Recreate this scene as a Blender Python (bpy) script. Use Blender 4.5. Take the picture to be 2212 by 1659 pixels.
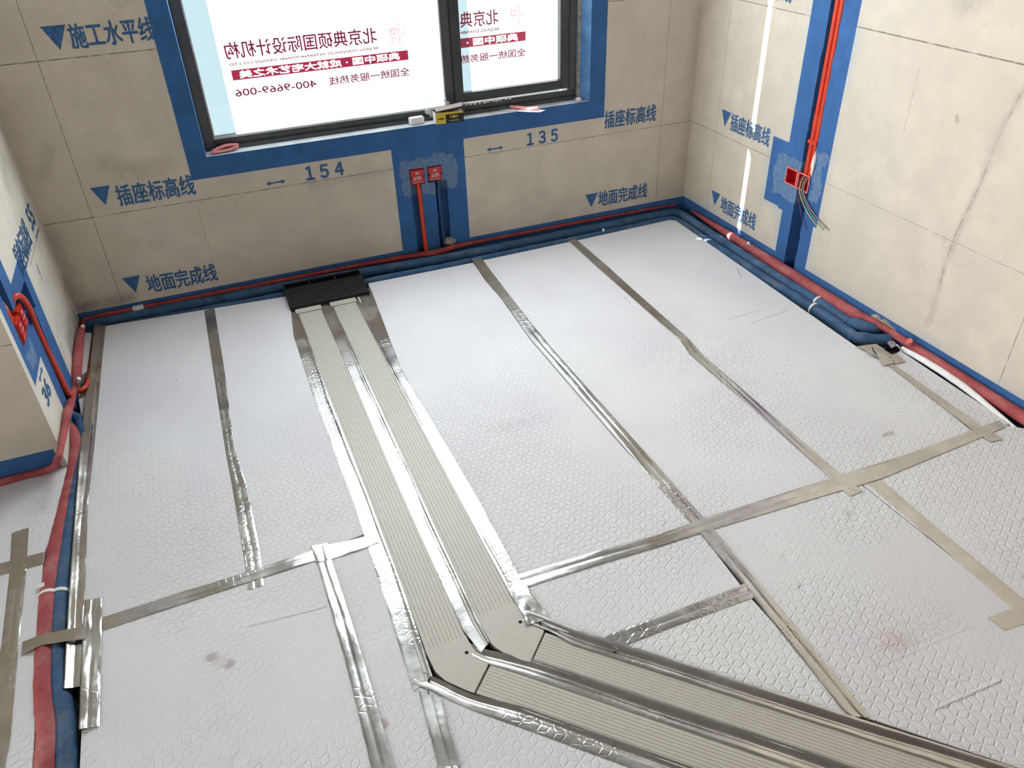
import bpy, bmesh, math, random
from mathutils import Vector, noise
random.seed(7)
S = bpy.context.scene
for o in list(bpy.data.objects):
    bpy.data.objects.remove(o)
COL = S.collection
PI = math.pi

# ------------------------------------------------------------------ camera
F_PX, CX, CY = 1697.1, 1106.0, 829.5
YAW, PIT, ROLL = 0.36911534, 0.60071509, -0.03667144
CAM = Vector((-2.36896738, -3.44348828, 1.5938351))
_fw = Vector((math.sin(YAW)*math.cos(PIT), math.cos(YAW)*math.cos(PIT), -math.sin(PIT)))
_rt0 = Vector((math.cos(YAW), -math.sin(YAW), 0))
_up0 = _rt0.cross(_fw)
_rt = _rt0*math.cos(ROLL) + _up0*math.sin(ROLL)
_up = -_rt0*math.sin(ROLL) + _up0*math.cos(ROLL)
cd = bpy.data.cameras.new('camera')
cam = bpy.data.objects.new('camera', cd); COL.objects.link(cam)
from mathutils import Matrix
cam.matrix_world = Matrix(((_rt.x, _up.x, -_fw.x, CAM.x), (_rt.y, _up.y, -_fw.y, CAM.y), (_rt.z, _up.z, -_fw.z, CAM.z), (0, 0, 0, 1)))
cd.sensor_fit = 'HORIZONTAL'; cd.sensor_width = 36.0; cd.lens = 36.0*F_PX/2212.0
cd.clip_start = 0.02; cd.clip_end = 60
S.camera = cam

# ------------------------------------------------------------------ world, sun, large lights, exposure
FILM = 3.0      # radiance of the printed lower film
UPPER_GLOW = 17.0      # extra radiance of the unseen upper film, added to light the room
w = bpy.data.worlds.new('world'); S.world = w; w.use_nodes = True
bg = w.node_tree.nodes['Background']; bg.inputs[0].default_value = (0.74, 0.91, 1.0, 1); bg.inputs[1].default_value = 1.0
def add_light(name, kind, energy, color, loc, direction, **kw):
    l = bpy.data.lights.new(name, kind); l.energy = energy; l.color = color
    o = bpy.data.objects.new(name, l); COL.objects.link(o); o.location = loc
    o.rotation_euler = Vector(direction).to_track_quat('-Z', 'Y').to_euler()
    for k, v in kw.items(): setattr(l, k, v)
    return o
SUN_DIR = Vector((1.17, -0.597, -0.913))
add_light('sun', 'SUN', 42.0, (1.0, 0.97, 0.92), (-4, 3, 4), SUN_DIR, angle=math.radians(0.5))
# added warm fill from the unseen left, beam narrowed to brighten the right wall
add_light('left_fill', 'AREA', 30.0, (1.0, 0.93, 0.84), (-5.02, -2.95, 1.25), (1, 0.06, 0.0), shape='RECTANGLE', size=1.9, size_y=2.0, spread=math.radians(78))
S.cycles.use_adaptive_sampling = True; S.cycles.adaptive_min_samples = 16; S.cycles.adaptive_threshold = 0.06; S.cycles.max_bounces = 7; S.cycles.glossy_bounces = 3; S.cycles.caustics_reflective = False; S.cycles.caustics_refractive = False
S.view_settings.view_transform = 'Standard'
S.view_settings.look = 'None'
S.view_settings.gamma = 1.0
S.view_settings.use_curve_mapping = False
S.view_settings.exposure = 0.08

# ------------------------------------------------------------------ helpers
def at(px, py, ax, v):
    """the point of the plane (axis ax = v) seen at photo pixel px, py"""
    d = _fw + _rt*((px-CX)/F_PX) - _up*((py-CY)/F_PX)
    t = (v-CAM[ax])/d[ax]
    return CAM + d*t
ZF = -0.05      # top of the foam boards
ZS = -0.10      # concrete slab
def fl(px, py, z=ZF): return at(px, py, 2, z)

def mesh_obj(name, verts, faces, mat=None, parent=None, smooth=False, loc=None):
    me = bpy.data.meshes.new(name); me.from_pydata([tuple(v) for v in verts], [], faces); me.update()
    o = bpy.data.objects.new(name, me); COL.objects.link(o)
    if mat: me.materials.append(mat)
    if smooth:
        for p in me.polygons: p.use_smooth = True
    if parent: o.parent = parent
    return o
def center_origin(o, zmin=True):
    """put the origin at the thing's base"""
    me = o.data; n = len(me.vertices)
    c = Vector((0, 0, 0)); z = 1e9
    for v in me.vertices: c += v.co; z = min(z, v.co.z)
    c /= n
    if zmin: c.z = z
    for v in me.vertices: v.co -= c
    o.location = c
    return o
def tag(o, label, cat, group=None, kind=None):
    o['label'] = label
    if cat: o['category'] = cat
    if group: o['group'] = group
    if kind: o['kind'] = kind
    return o
def empty(name, loc=(0, 0, 0)):
    o = bpy.data.objects.new(name, None); COL.objects.link(o); o.location = loc; o.empty_display_size = 0.05
    return o
def child(o, parent):
    """parent keeping world placement (parents are never rotated)"""
    o.parent = parent; o.location = Vector(o.location) - Vector(parent.location)
    return o

class MB:
    def __init__(s): s.v = []; s.f = []
    def box(s, a, b):
        (x0, y0, z0), (x1, y1, z1) = a, b
        x0, x1 = min(x0, x1), max(x0, x1); y0, y1 = min(y0, y1), max(y0, y1); z0, z1 = min(z0, z1), max(z0, z1)
        n = len(s.v)
        s.v += [(x0, y0, z0), (x1, y0, z0), (x1, y1, z0), (x0, y1, z0), (x0, y0, z1), (x1, y0, z1), (x1, y1, z1), (x0, y1, z1)]
        s.f += [tuple(n+i for i in q) for q in ((0, 3, 2, 1), (4, 5, 6, 7), (0, 1, 5, 4), (1, 2, 6, 5), (2, 3, 7, 6), (3, 0, 4, 7))]
        return s
    def prism(s, poly, z0, z1):
        area = sum(poly[i][0]*poly[(i+1) % len(poly)][1]-poly[(i+1) % len(poly)][0]*poly[i][1] for i in range(len(poly)))
        if area < 0: poly = list(reversed(poly))
        n = len(s.v); k = len(poly)
        s.v += [(p[0], p[1], z0) for p in poly] + [(p[0], p[1], z1) for p in poly]
        s.f.append(tuple(n+k+i for i in range(k))); s.f.append(tuple(n+k-1-i for i in range(k)))
        for i in range(k): j = (i+1) % k; s.f.append((n+i, n+j, n+k+j, n+k+i))
        return s
    def quad(s, a, b, c, d):
        n = len(s.v); s.v += [tuple(a), tuple(b), tuple(c), tuple(d)]; s.f.append((n, n+1, n+2, n+3)); return s
    def cyl(s, a, b, r, seg=16, r2=None):
        a = Vector(a); b = Vector(b); d = (b-a).normalized(); u = d.orthogonal().normalized(); w_ = d.cross(u); r2 = r if r2 is None else r2
        n = len(s.v)
        for c, rr in ((a, r), (b, r2)):
            for i in range(seg):
                t = 2*PI*i/seg; s.v.append(tuple(c+u*(rr*math.cos(t))+w_*(rr*math.sin(t))))
        for i in range(seg):
            j = (i+1) % seg; s.f.append((n+i, n+j, n+seg+j, n+seg+i))
        s.f.append(tuple(n+seg-1-i for i in range(seg))); s.f.append(tuple(n+seg+i for i in range(seg)))
        return s
    def build(s, name, mat, parent=None, smooth=False, bevel=0, seg=2, center=True):
        o = mesh_obj(name, s.v, s.f, mat, None, smooth)
        if bevel:
            bm = bmesh.new(); bm.from_mesh(o.data)
            es = [e for e in bm.edges if len(e.link_faces) == 2 and e.calc_face_angle(0) > 0.5]
            bmesh.ops.bevel(bm, geom=es, offset=bevel, segments=seg, affect='EDGES', clamp_overlap=True)
            bm.to_mesh(o.data); bm.free()
            for p in o.data.polygons: p.use_smooth = False
        if center: center_origin(o)
        if parent: child(o, parent)
        return o

def catmull(P, R, step=0.012):
    out = []; rr = []
    n = len(P)
    for i in range(n-1):
        p0 = P[max(i-1, 0)]; p1 = P[i]; p2 = P[i+1]; p3 = P[min(i+2, n-1)]
        k = max(2, int((p2-p1).length/step))
        for j in range(k):
            t = j/k; t2 = t*t; t3 = t2*t
            out.append(0.5*((2*p1)+(-p0+p2)*t+(2*p0-5*p1+4*p2-p3)*t2+(-p0+3*p1-3*p2+p3)*t3)); rr.append(R[i]*(1-t)+R[i+1]*t)
    out.append(P[-1]); rr.append(R[-1])
    return out, rr
def tube_data(P, r, seg=14, wob=0.0, step=0.012, squash=1.0, caps=True, seed=0):
    P = [Vector(p) for p in P]
    R = list(r) if isinstance(r, (list, tuple)) else [r]*len(P)
    pts, rr = catmull(P, R, step)
    vs = []; fs = []; prev = None
    for i, p in enumerate(pts):
        d = (pts[min(i+1, len(pts)-1)]-pts[max(i-1, 0)]).normalized()
        if prev is None:
            u = d.cross(Vector((0, 0, 1)))
            if u.length < 0.1: u = d.cross(Vector((1, 0, 0)))
        else: u = prev - d*prev.dot(d)
        u.normalize(); prev = u; w_ = d.cross(u)
        for k in range(seg):
            t = 2*PI*k/seg
            q = u*math.cos(t)+w_*(math.sin(t)*squash)
            ra = rr[i]
            if wob: ra *= 1+wob*noise.noise(p*28+q*0.8+Vector((seed, 0, 0)))+wob*0.6*noise.noise(p*9+Vector((0, seed, 0)))
            vs.append(p+q*ra)
    for i in range(len(pts)-1):
        for k in range(seg):
            j = (k+1) % seg; fs.append((i*seg+k, i*seg+j, (i+1)*seg+j, (i+1)*seg+k))
    if caps:
        fs.append(tuple(range(seg-1, -1, -1))); fs.append(tuple((len(pts)-1)*seg+k for k in range(seg)))
    return vs, fs
def tube(name, P, r, mat, parent=None, center=True, **kw):
    vs, fs = tube_data(P, r, **kw)
    o = mesh_obj(name, vs, fs, mat, None, True)
    if center: center_origin(o)
    if parent: child(o, parent)
    return o

# ------------------------------------------------------------------ node helpers
class NT:
    def __init__(s, name, rough=0.6, metal=0.0, spec=0.4, color=(0.5, 0.5, 0.5)):
        s.m = bpy.data.materials.new(name); s.m.use_nodes = True; s.t = s.m.node_tree; s.n = s.t.nodes
        s.b = s.n['Principled BSDF']
        s.b.inputs['Base Color'].default_value = (*color, 1); s.b.inputs['Roughness'].default_value = rough
        s.b.inputs['Metallic'].default_value = metal; s.b.inputs['Specular IOR Level'].default_value = spec
        s._pos = None
    def L(s, a, b): s.t.links.new(a, b)
    def put(s, inp, v):
        if isinstance(v, (int, float)): inp.default_value = v
        elif isinstance(v, (tuple, list)): inp.default_value = tuple(v) if len(v) == len(inp.default_value) else (*v, 1)
        else: s.L(v, inp)
    def math(s, op, a, b=0.0, c=None, clamp=False):
        n = s.n.new('ShaderNodeMath'); n.operation = op; n.use_clamp = clamp
        s.put(n.inputs[0], a); s.put(n.inputs[1], b)
        if c is not None: s.put(n.inputs[2], c)
        return n.outputs[0]
    def vm(s, op, a, b=None):
        n = s.n.new('ShaderNodeVectorMath'); n.operation = op; s.put(n.inputs[0], a)
        if b is not None: s.put(n.inputs[1], b)
        return n.outputs['Value'] if op in ('DOT_PRODUCT', 'LENGTH') else n.outputs[0]
    def pos(s):
        if s._pos is None: s._pos = s.n.new('ShaderNodeNewGeometry').outputs['Position']
        return s._pos
    def xyz(s, v=None):
        n = s.n.new('ShaderNodeSeparateXYZ'); s.put(n.inputs[0], s.pos() if v is None else v); return n.outputs
    def comb(s, x, y, z=0.0):
        n = s.n.new('ShaderNodeCombineXYZ')
        for i, q in enumerate((x, y, z)): s.put(n.inputs[i], q)
        return n.outputs[0]
    def noise(s, scale, detail=4, rough=0.55, vec=None, out='Fac'):
        n = s.n.new('ShaderNodeTexNoise'); n.inputs['Scale'].default_value = scale; n.inputs['Detail'].default_value = detail
        n.inputs['Roughness'].default_value = rough; s.put(n.inputs['Vector'], s.pos() if vec is None else vec)
        return n.outputs[out]
    def ramp(s, v, a, b, lo=0.0, hi=1.0, smooth=True):
        n = s.n.new('ShaderNodeMapRange'); n.interpolation_type = 'SMOOTHSTEP' if smooth else 'LINEAR'
        s.put(n.inputs[0], v); s.put(n.inputs[1], a); s.put(n.inputs[2], b); s.put(n.inputs[3], lo); s.put(n.inputs[4], hi)
        return n.outputs[0]
    def mix(s, f, a, b, mode='MIX'):
        n = s.n.new('ShaderNodeMix'); n.data_type = 'RGBA'; n.blend_type = mode
        s.put(n.inputs[0], f); s.put(n.inputs[6], a); s.put(n.inputs[7], b)
        return n.outputs[2]
    def bump(s, h, strength=0.3, dist=0.002, normal=None):
        n = s.n.new('ShaderNodeBump'); n.inputs['Strength'].default_value = strength; n.inputs['Distance'].default_value = dist
        s.put(n.inputs['Height'], h)
        if normal is not None: s.L(normal, n.inputs['Normal'])
        s.L(n.outputs[0], s.b.inputs['Normal']); return n.outputs[0]
    def base(s, c): s.put(s.b.inputs['Base Color'], c)
    def sdf(s, u, v, rect):
        u0, u1, v0, v1 = rect
        a = s.math('SUBTRACT', s.math('ABSOLUTE', s.math('SUBTRACT', u, (u0+u1)/2)), abs(u1-u0)/2)
        b = s.math('SUBTRACT', s.math('ABSOLUTE', s.math('SUBTRACT', v, (v0+v1)/2)), abs(v1-v0)/2)
        return s.math('MAXIMUM', a, b)

BEIGE = (0.66, 0.60, 0.505)
BLUE = (0.042, 0.128, 0.33)
GRIT = (0.20, 0.185, 0.165)
def plain(name, color, rough=0.6, metal=0.0, spec=0.4, nscale=0, amt=0.12, bump=0, bscale=200):
    m = NT(name, rough, metal, spec, color)
    if nscale:
        f = m.noise(nscale, 5)
        m.base(m.mix(m.ramp(f, 0.35, 0.7), tuple(c*(1-amt) for c in color), tuple(min(1, c*(1+amt)) for c in color)))
    if bump: m.bump(m.noise(bscale, 4), bump, 0.001)
    return m.m

def wall_mat(name, axis, blues, patches=(), BEIGE=BEIGE, vlines=(), hlines=(), stains_and_shade=(), overspray=0.3, dirt=0.25, crack=None):
    m = NT(name, 0.82, 0, 0.25)
    X, Y, Z = m.xyz()
    u = X if axis == 0 else Y; v = Z
    wob = m.math('MULTIPLY', m.math('SUBTRACT', m.noise(38, 3), 0.5), 0.006)
    # roller-speckled beige skim coat
    fine = m.noise(520, 3, 0.7); mid = m.noise(7, 6, 0.6); big = m.noise(1.3, 3, 0.5)
    c = m.mix(m.ramp(mid, 0.35, 0.72), tuple(q*0.90 for q in BEIGE), tuple(q*1.04 for q in BEIGE))
    c = m.mix(m.ramp(big, 0.3, 0.7, 0, 0.35), c, (0.60, 0.535, 0.46))
    c = m.mix(m.ramp(fine, 0.45, 0.62, 0, 0.10), c, (0.30, 0.28, 0.24))
    # patchy handling dirt
    dn = m.math('MULTIPLY', m.ramp(m.noise(3.2, 7, 0.68), 0.54, 0.74), m.ramp(m.noise(45, 4, 0.6), 0.35, 0.62))
    c = m.mix(m.math('MULTIPLY', dn, dirt), c, (0.22, 0.19, 0.155))
    # hairline scratches
    n = m.n.new('ShaderNodeTexVoronoi'); n.feature = 'DISTANCE_TO_EDGE'; n.inputs['Scale'].default_value = 2.6
    nv = m.n.new('ShaderNodeTexNoise'); nv.inputs['Scale'].default_value = 6; nv.inputs['Detail'].default_value = 5; m.L(m.pos(), nv.inputs['Vector'])
    m.L(m.vm('ADD', m.pos(), m.vm('SCALE', nv.outputs['Color'])), n.inputs['Vector'])
    sc = nv.outputs['Color'].links[0].to_node; sc.inputs[3].default_value = 0.35
    hair = m.math('MULTIPLY', m.ramp(n.outputs['Distance'], 0.0, 0.006, 1, 0), m.ramp(m.noise(2.1, 2), 0.56, 0.62))
    c = m.mix(m.math('MULTIPLY', hair, 0.22), c, (0.2, 0.175, 0.15))
    h = m.math('MULTIPLY', fine, 0.5)
    # panel joints
    for (u0, z0, z1, wd) in vlines:
        a = m.math('ABSOLUTE', m.math('SUBTRACT', m.math('ADD', u, m.math('MULTIPLY', wob, 0.6)), u0))
        k = m.math('MULTIPLY', m.ramp(a, wd*0.4, wd, 1, 0), m.math('MULTIPLY', m.math('GREATER_THAN', v, z0), m.math('LESS_THAN', v, z1)))
        k = m.math('MULTIPLY', k, m.ramp(m.noise(30, 2), 0.3, 0.55, 0.35, 1))
        c = m.mix(m.math('MULTIPLY', k, 0.72), c, (0.13, 0.11, 0.10))
    for (z0, u0, u1, wd) in hlines:
        a = m.math('ABSOLUTE', m.math('SUBTRACT', m.math('ADD', v, m.math('MULTIPLY', wob, 0.4)), z0))
        k = m.math('MULTIPLY', m.ramp(a, wd*0.4, wd, 1, 0), m.math('MULTIPLY', m.math('GREATER_THAN', u, u0), m.math('LESS_THAN', u, u1)))
        k = m.math('MULTIPLY', k, m.ramp(m.noise(24, 2), 0.3, 0.55, 0.35, 1))
        c = m.mix(m.math('MULTIPLY', k, 0.78), c, (0.12, 0.095, 0.09))
    # streak stains and painted corner shade: a list of (points, half width, colour, strength)
    for pts, hw, col, st in stains_and_shade:
        dmin = None
        for (a0, b0), (a1, b1) in zip(pts, pts[1:]):
            dx, dy = a1-a0, b1-b0; L2 = dx*dx+dy*dy
            uu = m.math('SUBTRACT', u, a0); vv = m.math('SUBTRACT', v, b0)
            t = m.math('DIVIDE', m.math('ADD', m.math('MULTIPLY', uu, dx), m.math('MULTIPLY', vv, dy)), L2, clamp=True)
            ex = m.math('SUBTRACT', uu, m.math('MULTIPLY', t, dx)); ey = m.math('SUBTRACT', vv, m.math('MULTIPLY', t, dy))
            d = m.math('SQRT', m.math('ADD', m.math('MULTIPLY', ex, ex), m.math('MULTIPLY', ey, ey)))
            dmin = d if dmin is None else m.math('MINIMUM', dmin, d)
        dmin = m.math('ADD', dmin, m.math('MULTIPLY', wob, 2.2))
        k = m.math('MULTIPLY', m.ramp(dmin, hw*0.1, hw*1.25, 1, 0), m.ramp(m.noise(22, 5, 0.7), 0.3, 0.6, 0.35, 1))
        c = m.mix(m.math('MULTIPLY', k, st), c, col)
    # spray paint
    d = None
    for r in blues:
        q = m.sdf(u, v, r); d = q if d is None else m.math('MINIMUM', d, q)
    hz = m.math('MULTIPLY', m.ramp(d, 0.0, 0.055, 1, 0), m.ramp(m.noise(260, 3, 0.7), 0.3, 0.7, 0.5, 1))
    hz = m.math('MULTIPLY', hz, m.ramp(m.noise(4, 2), 0.35, 0.65, 0.1, 1))
    c = m.mix(m.math('MULTIPLY', hz, overspray), c, (0.33, 0.45, 0.56))
    d2 = m.math('ADD', d, m.math('MULTIPLY', wob, 0.5))
    bc = m.mix(m.ramp(m.noise(9, 6, 0.65), 0.3, 0.75), tuple(q*0.88 for q in BLUE), tuple(q*1.15 for q in BLUE))
    bc = m.mix(m.math('MULTIPLY', m.ramp(m.noise(70, 4, 0.7), 0.62, 0.74), 0.35), bc, (0.30, 0.36, 0.44))
    blue = m.ramp(d2, -0.0015, 0.0015, 1, 0)
    c = m.mix(blue, c, bc)
    # thin grey-blue filler smeared round the boxes
    if patches:
        dp = None
        for r in patches:
            q = m.sdf(u, v, r); dp = q if dp is None else m.math('MINIMUM', dp, q)
        dp = m.math('ADD', dp, m.math('MULTIPLY', m.math('SUBTRACT', m.noise(13, 3, 0.6), 0.5), 0.11))
        pc = m.mix(m.ramp(m.noise(48, 6, 0.7), 0.3, 0.7), (0.095, 0.175, 0.32), (0.19, 0.28, 0.40))
        k = m.math('MULTIPLY', m.ramp(dp, -0.002, 0.002, 1, 0), 0.8)
        c = m.mix(k, c, pc); h = m.math('ADD', h, m.math('MULTIPLY', k, 1.5))
    m.base(c)
    m.bump(m.math('ADD', h, m.math('MULTIPLY', mid, 0.8)), 0.25, 0.0015)
    return m.m

def emboss_height(m):
    """rhombus-star embossing of the foam board face, about 38 mm pitch"""
    X, Y, Z = m.xyz()
    p = m.comb(m.math('MULTIPLY', X, 1/0.040), m.math('MULTIPLY', Y, 1/0.040))
    ax = m.noise(5, 1)
    def cell(off):
        q = m.vm('SUBTRACT', p, off)
        n = m.n.new('ShaderNodeVectorMath'); n.operation = 'WRAP'; m.L(q, n.inputs[0])
        n.inputs[1].default_value = (0.5, 0.8660254, 1); n.inputs[2].default_value = (-0.5, -0.8660254, -1)
        return m.vm('MULTIPLY', n.outputs[0], (1, 1, 0))
    a = cell((0, 0, 0)); b = cell((0.5, 0.8660254, 0))
    sel = m.math('LESS_THAN', m.vm('LENGTH', a), m.vm('LENGTH', b))
    n = m.n.new('ShaderNodeMix'); n.data_type = 'VECTOR'; m.L(sel, n.inputs[0]); m.L(b, n.inputs[4]); m.L(a, n.inputs[5])
    g = n.outputs[1]
    ga = m.vm('ABSOLUTE', g)
    gx = m.xyz(ga)
    he = m.math('SUBTRACT', 0.5, m.math('MAXIMUM', gx[0], m.vm('DOT_PRODUCT', ga, (0.5, 0.8660254, 0))))
    d = he
    for k in range(3):
        t = PI/2+k*2*PI/3
        dx, dy = math.cos(t), math.sin(t)
        along = m.vm('DOT_PRODUCT', g, (dx, dy, 0)); across = m.math('ABSOLUTE', m.vm('DOT_PRODUCT', g, (-dy, dx, 0)))
        d = m.math('MINIMUM', d, m.math('ADD', across, m.math('MULTIPLY', m.math('LESS_THAN', along, 0.0), 9)))
    return m.ramp(d, 0.015, 0.085, 0, 1)

# ------------------------------------------------------------------ materials
def foam_mat():
    m = NT('foam_board_white', 0.5, 0, 0.15)
    c = m.mix(m.ramp(m.noise(2.2, 5, 0.6), 0.3, 0.7), (0.69, 0.68, 0.725), (0.745, 0.745, 0.775))
    sm = m.math('MULTIPLY', m.ramp(m.noise(5.0, 6, 0.7), 0.63, 0.78), 0.25)
    c = m.mix(sm, c, (0.62, 0.58, 0.56))
    vo = m.n.new('ShaderNodeTexVoronoi'); vo.inputs['Scale'].default_value = 3.1; m.L(m.pos(), vo.inputs['Vector'])
    dots = m.ramp(vo.outputs['Distance'], 0.010, 0.016, 1, 0)
    dots = m.math('MULTIPLY', dots, m.math('GREATER_THAN', m.noise(3.7, 1), 0.5))
    c = m.mix(m.math('MULTIPLY', dots, 0.8), c, (0.08, 0.07, 0.06))
    # boot smudges, thumb dents and pulled ridges with places of their own
    PX, PY, PZ = m.xyz()
    def dist(x, y, sx=1.0, sy=1.0):
        p = fl(x, y); a = m.math('MULTIPLY', m.math('SUBTRACT', PX, p.x), sx); b = m.math('MULTIPLY', m.math('SUBTRACT', PY, p.y), sy)
        return m.math('SQRT', m.math('ADD', m.math('MULTIPLY', a, a), m.math('MULTIPLY', b, b)))
    rough_edge = m.math('MULTIPLY', m.math('SUBTRACT', m.noise(55, 4, 0.7), 0.5), 0.03)
    for x, y, r, col, st in ((458, 1420, 0.022, (0.34, 0.27, 0.28), 0.6), (497, 1434, 0.020, (0.34, 0.26, 0.27), 0.6), (478, 1428, 0.03, (0.48, 0.42, 0.43), 0.3), (1932, 1385, 0.05, (0.66, 0.52, 0.50), 0.5),
                             (1925, 938, 0.025, (0.50, 0.48, 0.46), 0.4), (828, 1565, 0.018, (0.30, 0.16, 0.16), 0.5), (420, 1143, 0.012, (0.5, 0.42, 0.42), 0.4)):
        k = m.ramp(m.math('ADD', dist(x, y), rough_edge), r*0.3, r, 1, 0)
        c = m.mix(m.math('MULTIPLY', k, st), c, col)
    marks = 0.0
    for x, y, r, hh in ((1848, 1115, 0.030, -3.0), (1700, 1205, 0.022, -2.2), (1735, 1270, 0.016, -2.0), (1995, 1125, 0.020, -1.6), (845, 1262, 0.028, -1.6), (1190, 868, 0.020, -1.4), (1440, 1135, 0.020, -1.6), (515, 1640, 0.025, -2.0), (2010, 1165, 0.02, -1.5)):
        k = m.ramp(m.math('ADD', dist(x, y), m.math('MULTIPLY', rough_edge, 0.6)), r*0.2, r, 1, 0); marks = m.math('ADD', marks, m.math('MULTIPLY', k, hh))
    for (x0, y0), (x1, y1) in (((1572, 690), (1645, 668)), ((1625, 696), (1697, 670)), ((1345, 640), (1360, 655)), ((2020, 1530), (2160, 1470)), ((1590, 580), (1600, 600)), ((540, 1350), (700, 1310))):
        A = fl(x0, y0); B = fl(x1, y1); dx, dy = B.x-A.x, B.y-A.y; L2 = dx*dx+dy*dy
        uu = m.math('SUBTRACT', PX, A.x); vv = m.math('SUBTRACT', PY, A.y)
        t = m.math('DIVIDE', m.math('ADD', m.math('MULTIPLY', uu, dx), m.math('MULTIPLY', vv, dy)), L2, clamp=True)
        ex = m.math('SUBTRACT', uu, m.math('MULTIPLY', t, dx)); ey = m.math('SUBTRACT', vv, m.math('MULTIPLY', t, dy))
        d = m.math('ADD', m.math('SQRT', m.math('ADD', m.math('MULTIPLY', ex, ex), m.math('MULTIPLY', ey, ey))), m.math('MULTIPLY', rough_edge, 0.5))
        marks = m.math('ADD', marks, m.ramp(d, 0.001, 0.007, 2.2, 0))
    m.base(c)
    e = emboss_height(m)
    X, Y, Z = m.xyz()
    mask = m.math('MULTIPLY', m.ramp(m.noise(1.6, 3, 0.6), 0.36, 0.60, 0.25, 1.0), m.ramp(Y, -0.6, -1.4, 0.12, 1.0))
    lump = m.noise(26, 5, 0.6)
    v2 = m.n.new('ShaderNodeTexVoronoi'); v2.inputs['Scale'].default_value = 4.3; m.L(m.vm('ADD', m.pos(), (3.1, 1.7, 0)), v2.inputs['Vector'])
    dent = m.math('MULTIPLY', m.ramp(v2.outputs['Distance'], 0.05, 0.17, 1, 0), m.math('GREATER_THAN', m.noise(2.3, 1), 0.5))
    h = m.math('ADD', m.math('MULTIPLY', e, mask), m.math('MULTIPLY', lump, 0.55))
    h = m.math('SUBTRACT', h, m.math('MULTIPLY', m.math('MULTIPLY', dent, m.noise(60, 3)), 0.9))
    h = m.math('ADD', m.math('ADD', h, marks), m.math('MULTIPLY', m.noise(420, 3), 0.25))
    m.bump(h, 0.75, 0.0018)
    m.L(m.ramp(m.noise(3, 4), 0.3, 0.7, 0.46, 0.60), m.b.inputs['Roughness'])
    return m.m
def tape_mat():
    m = NT('aluminium_foil_tape', 0.22, 1.0, 0.5, (0.78, 0.77, 0.75))
    e = emboss_height(m)
    mask = m.ramp(m.noise(3.4, 2), 0.50, 0.64)
    w1 = m.noise(60, 5, 0.6)
    h = m.math('ADD', m.math('MULTIPLY', m.math('MULTIPLY', e, mask), 0.8), m.math('MULTIPLY', w1, 0.35))
    m.bump(h, 0.30, 0.0016)
    m.base(m.mix(m.ramp(m.noise(11, 4), 0.4, 0.7), (0.56, 0.55, 0.535), (0.66, 0.66, 0.65)))
    m.L(m.ramp(m.noise(6, 3), 0.35, 0.65, 0.16, 0.30), m.b.inputs['Roughness'])
    return m.m
M = {}
M['foam'] = foam_mat()
M['foam_cut'] = plain('foam_cut_white', (0.82, 0.81, 0.82), 0.6, nscale=60, amt=0.04, bump=0.2)
M['tape'] = tape_mat()
M['duct'] = plain('duct_grey_pvc', (0.52, 0.50, 0.45), 0.45, 0, 0.4, nscale=40, amt=0.03)
M['duct_line'] = plain('duct_groove_shadow', (0.33, 0.315, 0.27), 0.6)
M['black'] = plain('black_plastic', (0.012, 0.013, 0.018), 0.35, 0, 0.5)
M['dark'] = plain('dark_hollow', (0.01, 0.01, 0.01), 0.9)
def pipe_mat(name, c1, c2, dust):
    m = NT(name, 0.72, 0, 0.3)
    c = m.mix(m.ramp(m.noise(14, 5, 0.65), 0.3, 0.72), c1, c2)
    X, Y, Z = m.xyz(m.n.new('ShaderNodeNewGeometry').outputs['Normal'])
    c = m.mix(m.math('MULTIPLY', m.math('MULTIPLY', m.ramp(m.noise(9, 6, 0.7), 0.45, 0.75), m.ramp(Z, 0.2, 0.9)), 0.45), c, dust)
    m.base(c); m.bump(m.noise(170, 4, 0.7), 0.35, 0.0015)
    return m.m
M['pipe_blue'] = pipe_mat('blue_pipe_insulation', (0.030, 0.075, 0.16), (0.055, 0.135, 0.27), (0.26, 0.25, 0.23))
M['pipe_red'] = pipe_mat('red_pipe_insulation', (0.31, 0.055, 0.065), (0.44, 0.10, 0.105), (0.52, 0.33, 0.29))
M['red_old'] = pipe_mat('dusty_red_conduit', (0.26, 0.030, 0.030), (0.40, 0.06, 0.05), (0.42, 0.25, 0.22))
M['orange'] = plain('orange_red_conduit', (0.66, 0.050, 0.015), 0.42, 0, 0.5, nscale=15, amt=0.06)
M['redbox'] = plain('red_box_plastic', (0.50, 0.010, 0.018), 0.35, 0, 0.5)
M['bluebox'] = plain('blue_box_plastic', (0.012, 0.05, 0.16), 0.4, 0, 0.5)
M['redlight'] = plain('pink_red_flange', (0.80, 0.22, 0.20), 0.5)
M['white'] = plain('white_plastic', (0.80, 0.80, 0.78), 0.45)
M['ink'] = plain('white_print', (0.80, 0.76, 0.74), 0.6)
M['stencil'] = plain('blue_stencil_paint', (0.045, 0.135, 0.31), 0.8, nscale=80, amt=0.25)
M['alu'] = plain('graphite_window_profile', (0.085, 0.092, 0.10), 0.38, 0.35, 0.5, nscale=20, amt=0.1)
M['alu2'] = plain('graphite_sash_profile', (0.060, 0.066, 0.072), 0.34, 0.35, 0.5, nscale=20, amt=0.1)
M['screw'] = plain('zinc_screw', (0.6, 0.6, 0.6), 0.35, 1.0)
M['sill'] = plain('sill_light_plaster', (0.55, 0.59, 0.63), 0.75, nscale=9, amt=0.16, bump=0.25, bscale=60)
M['slab'] = plain('concrete_slab', (0.20, 0.175, 0.145), 0.9, nscale=18, amt=0.4, bump=0.8, bscale=90)
M['mortar'] = plain('broken_mortar', (0.38, 0.34, 0.28), 0.9, nscale=40, amt=0.3, bump=0.9, bscale=120)
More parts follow.
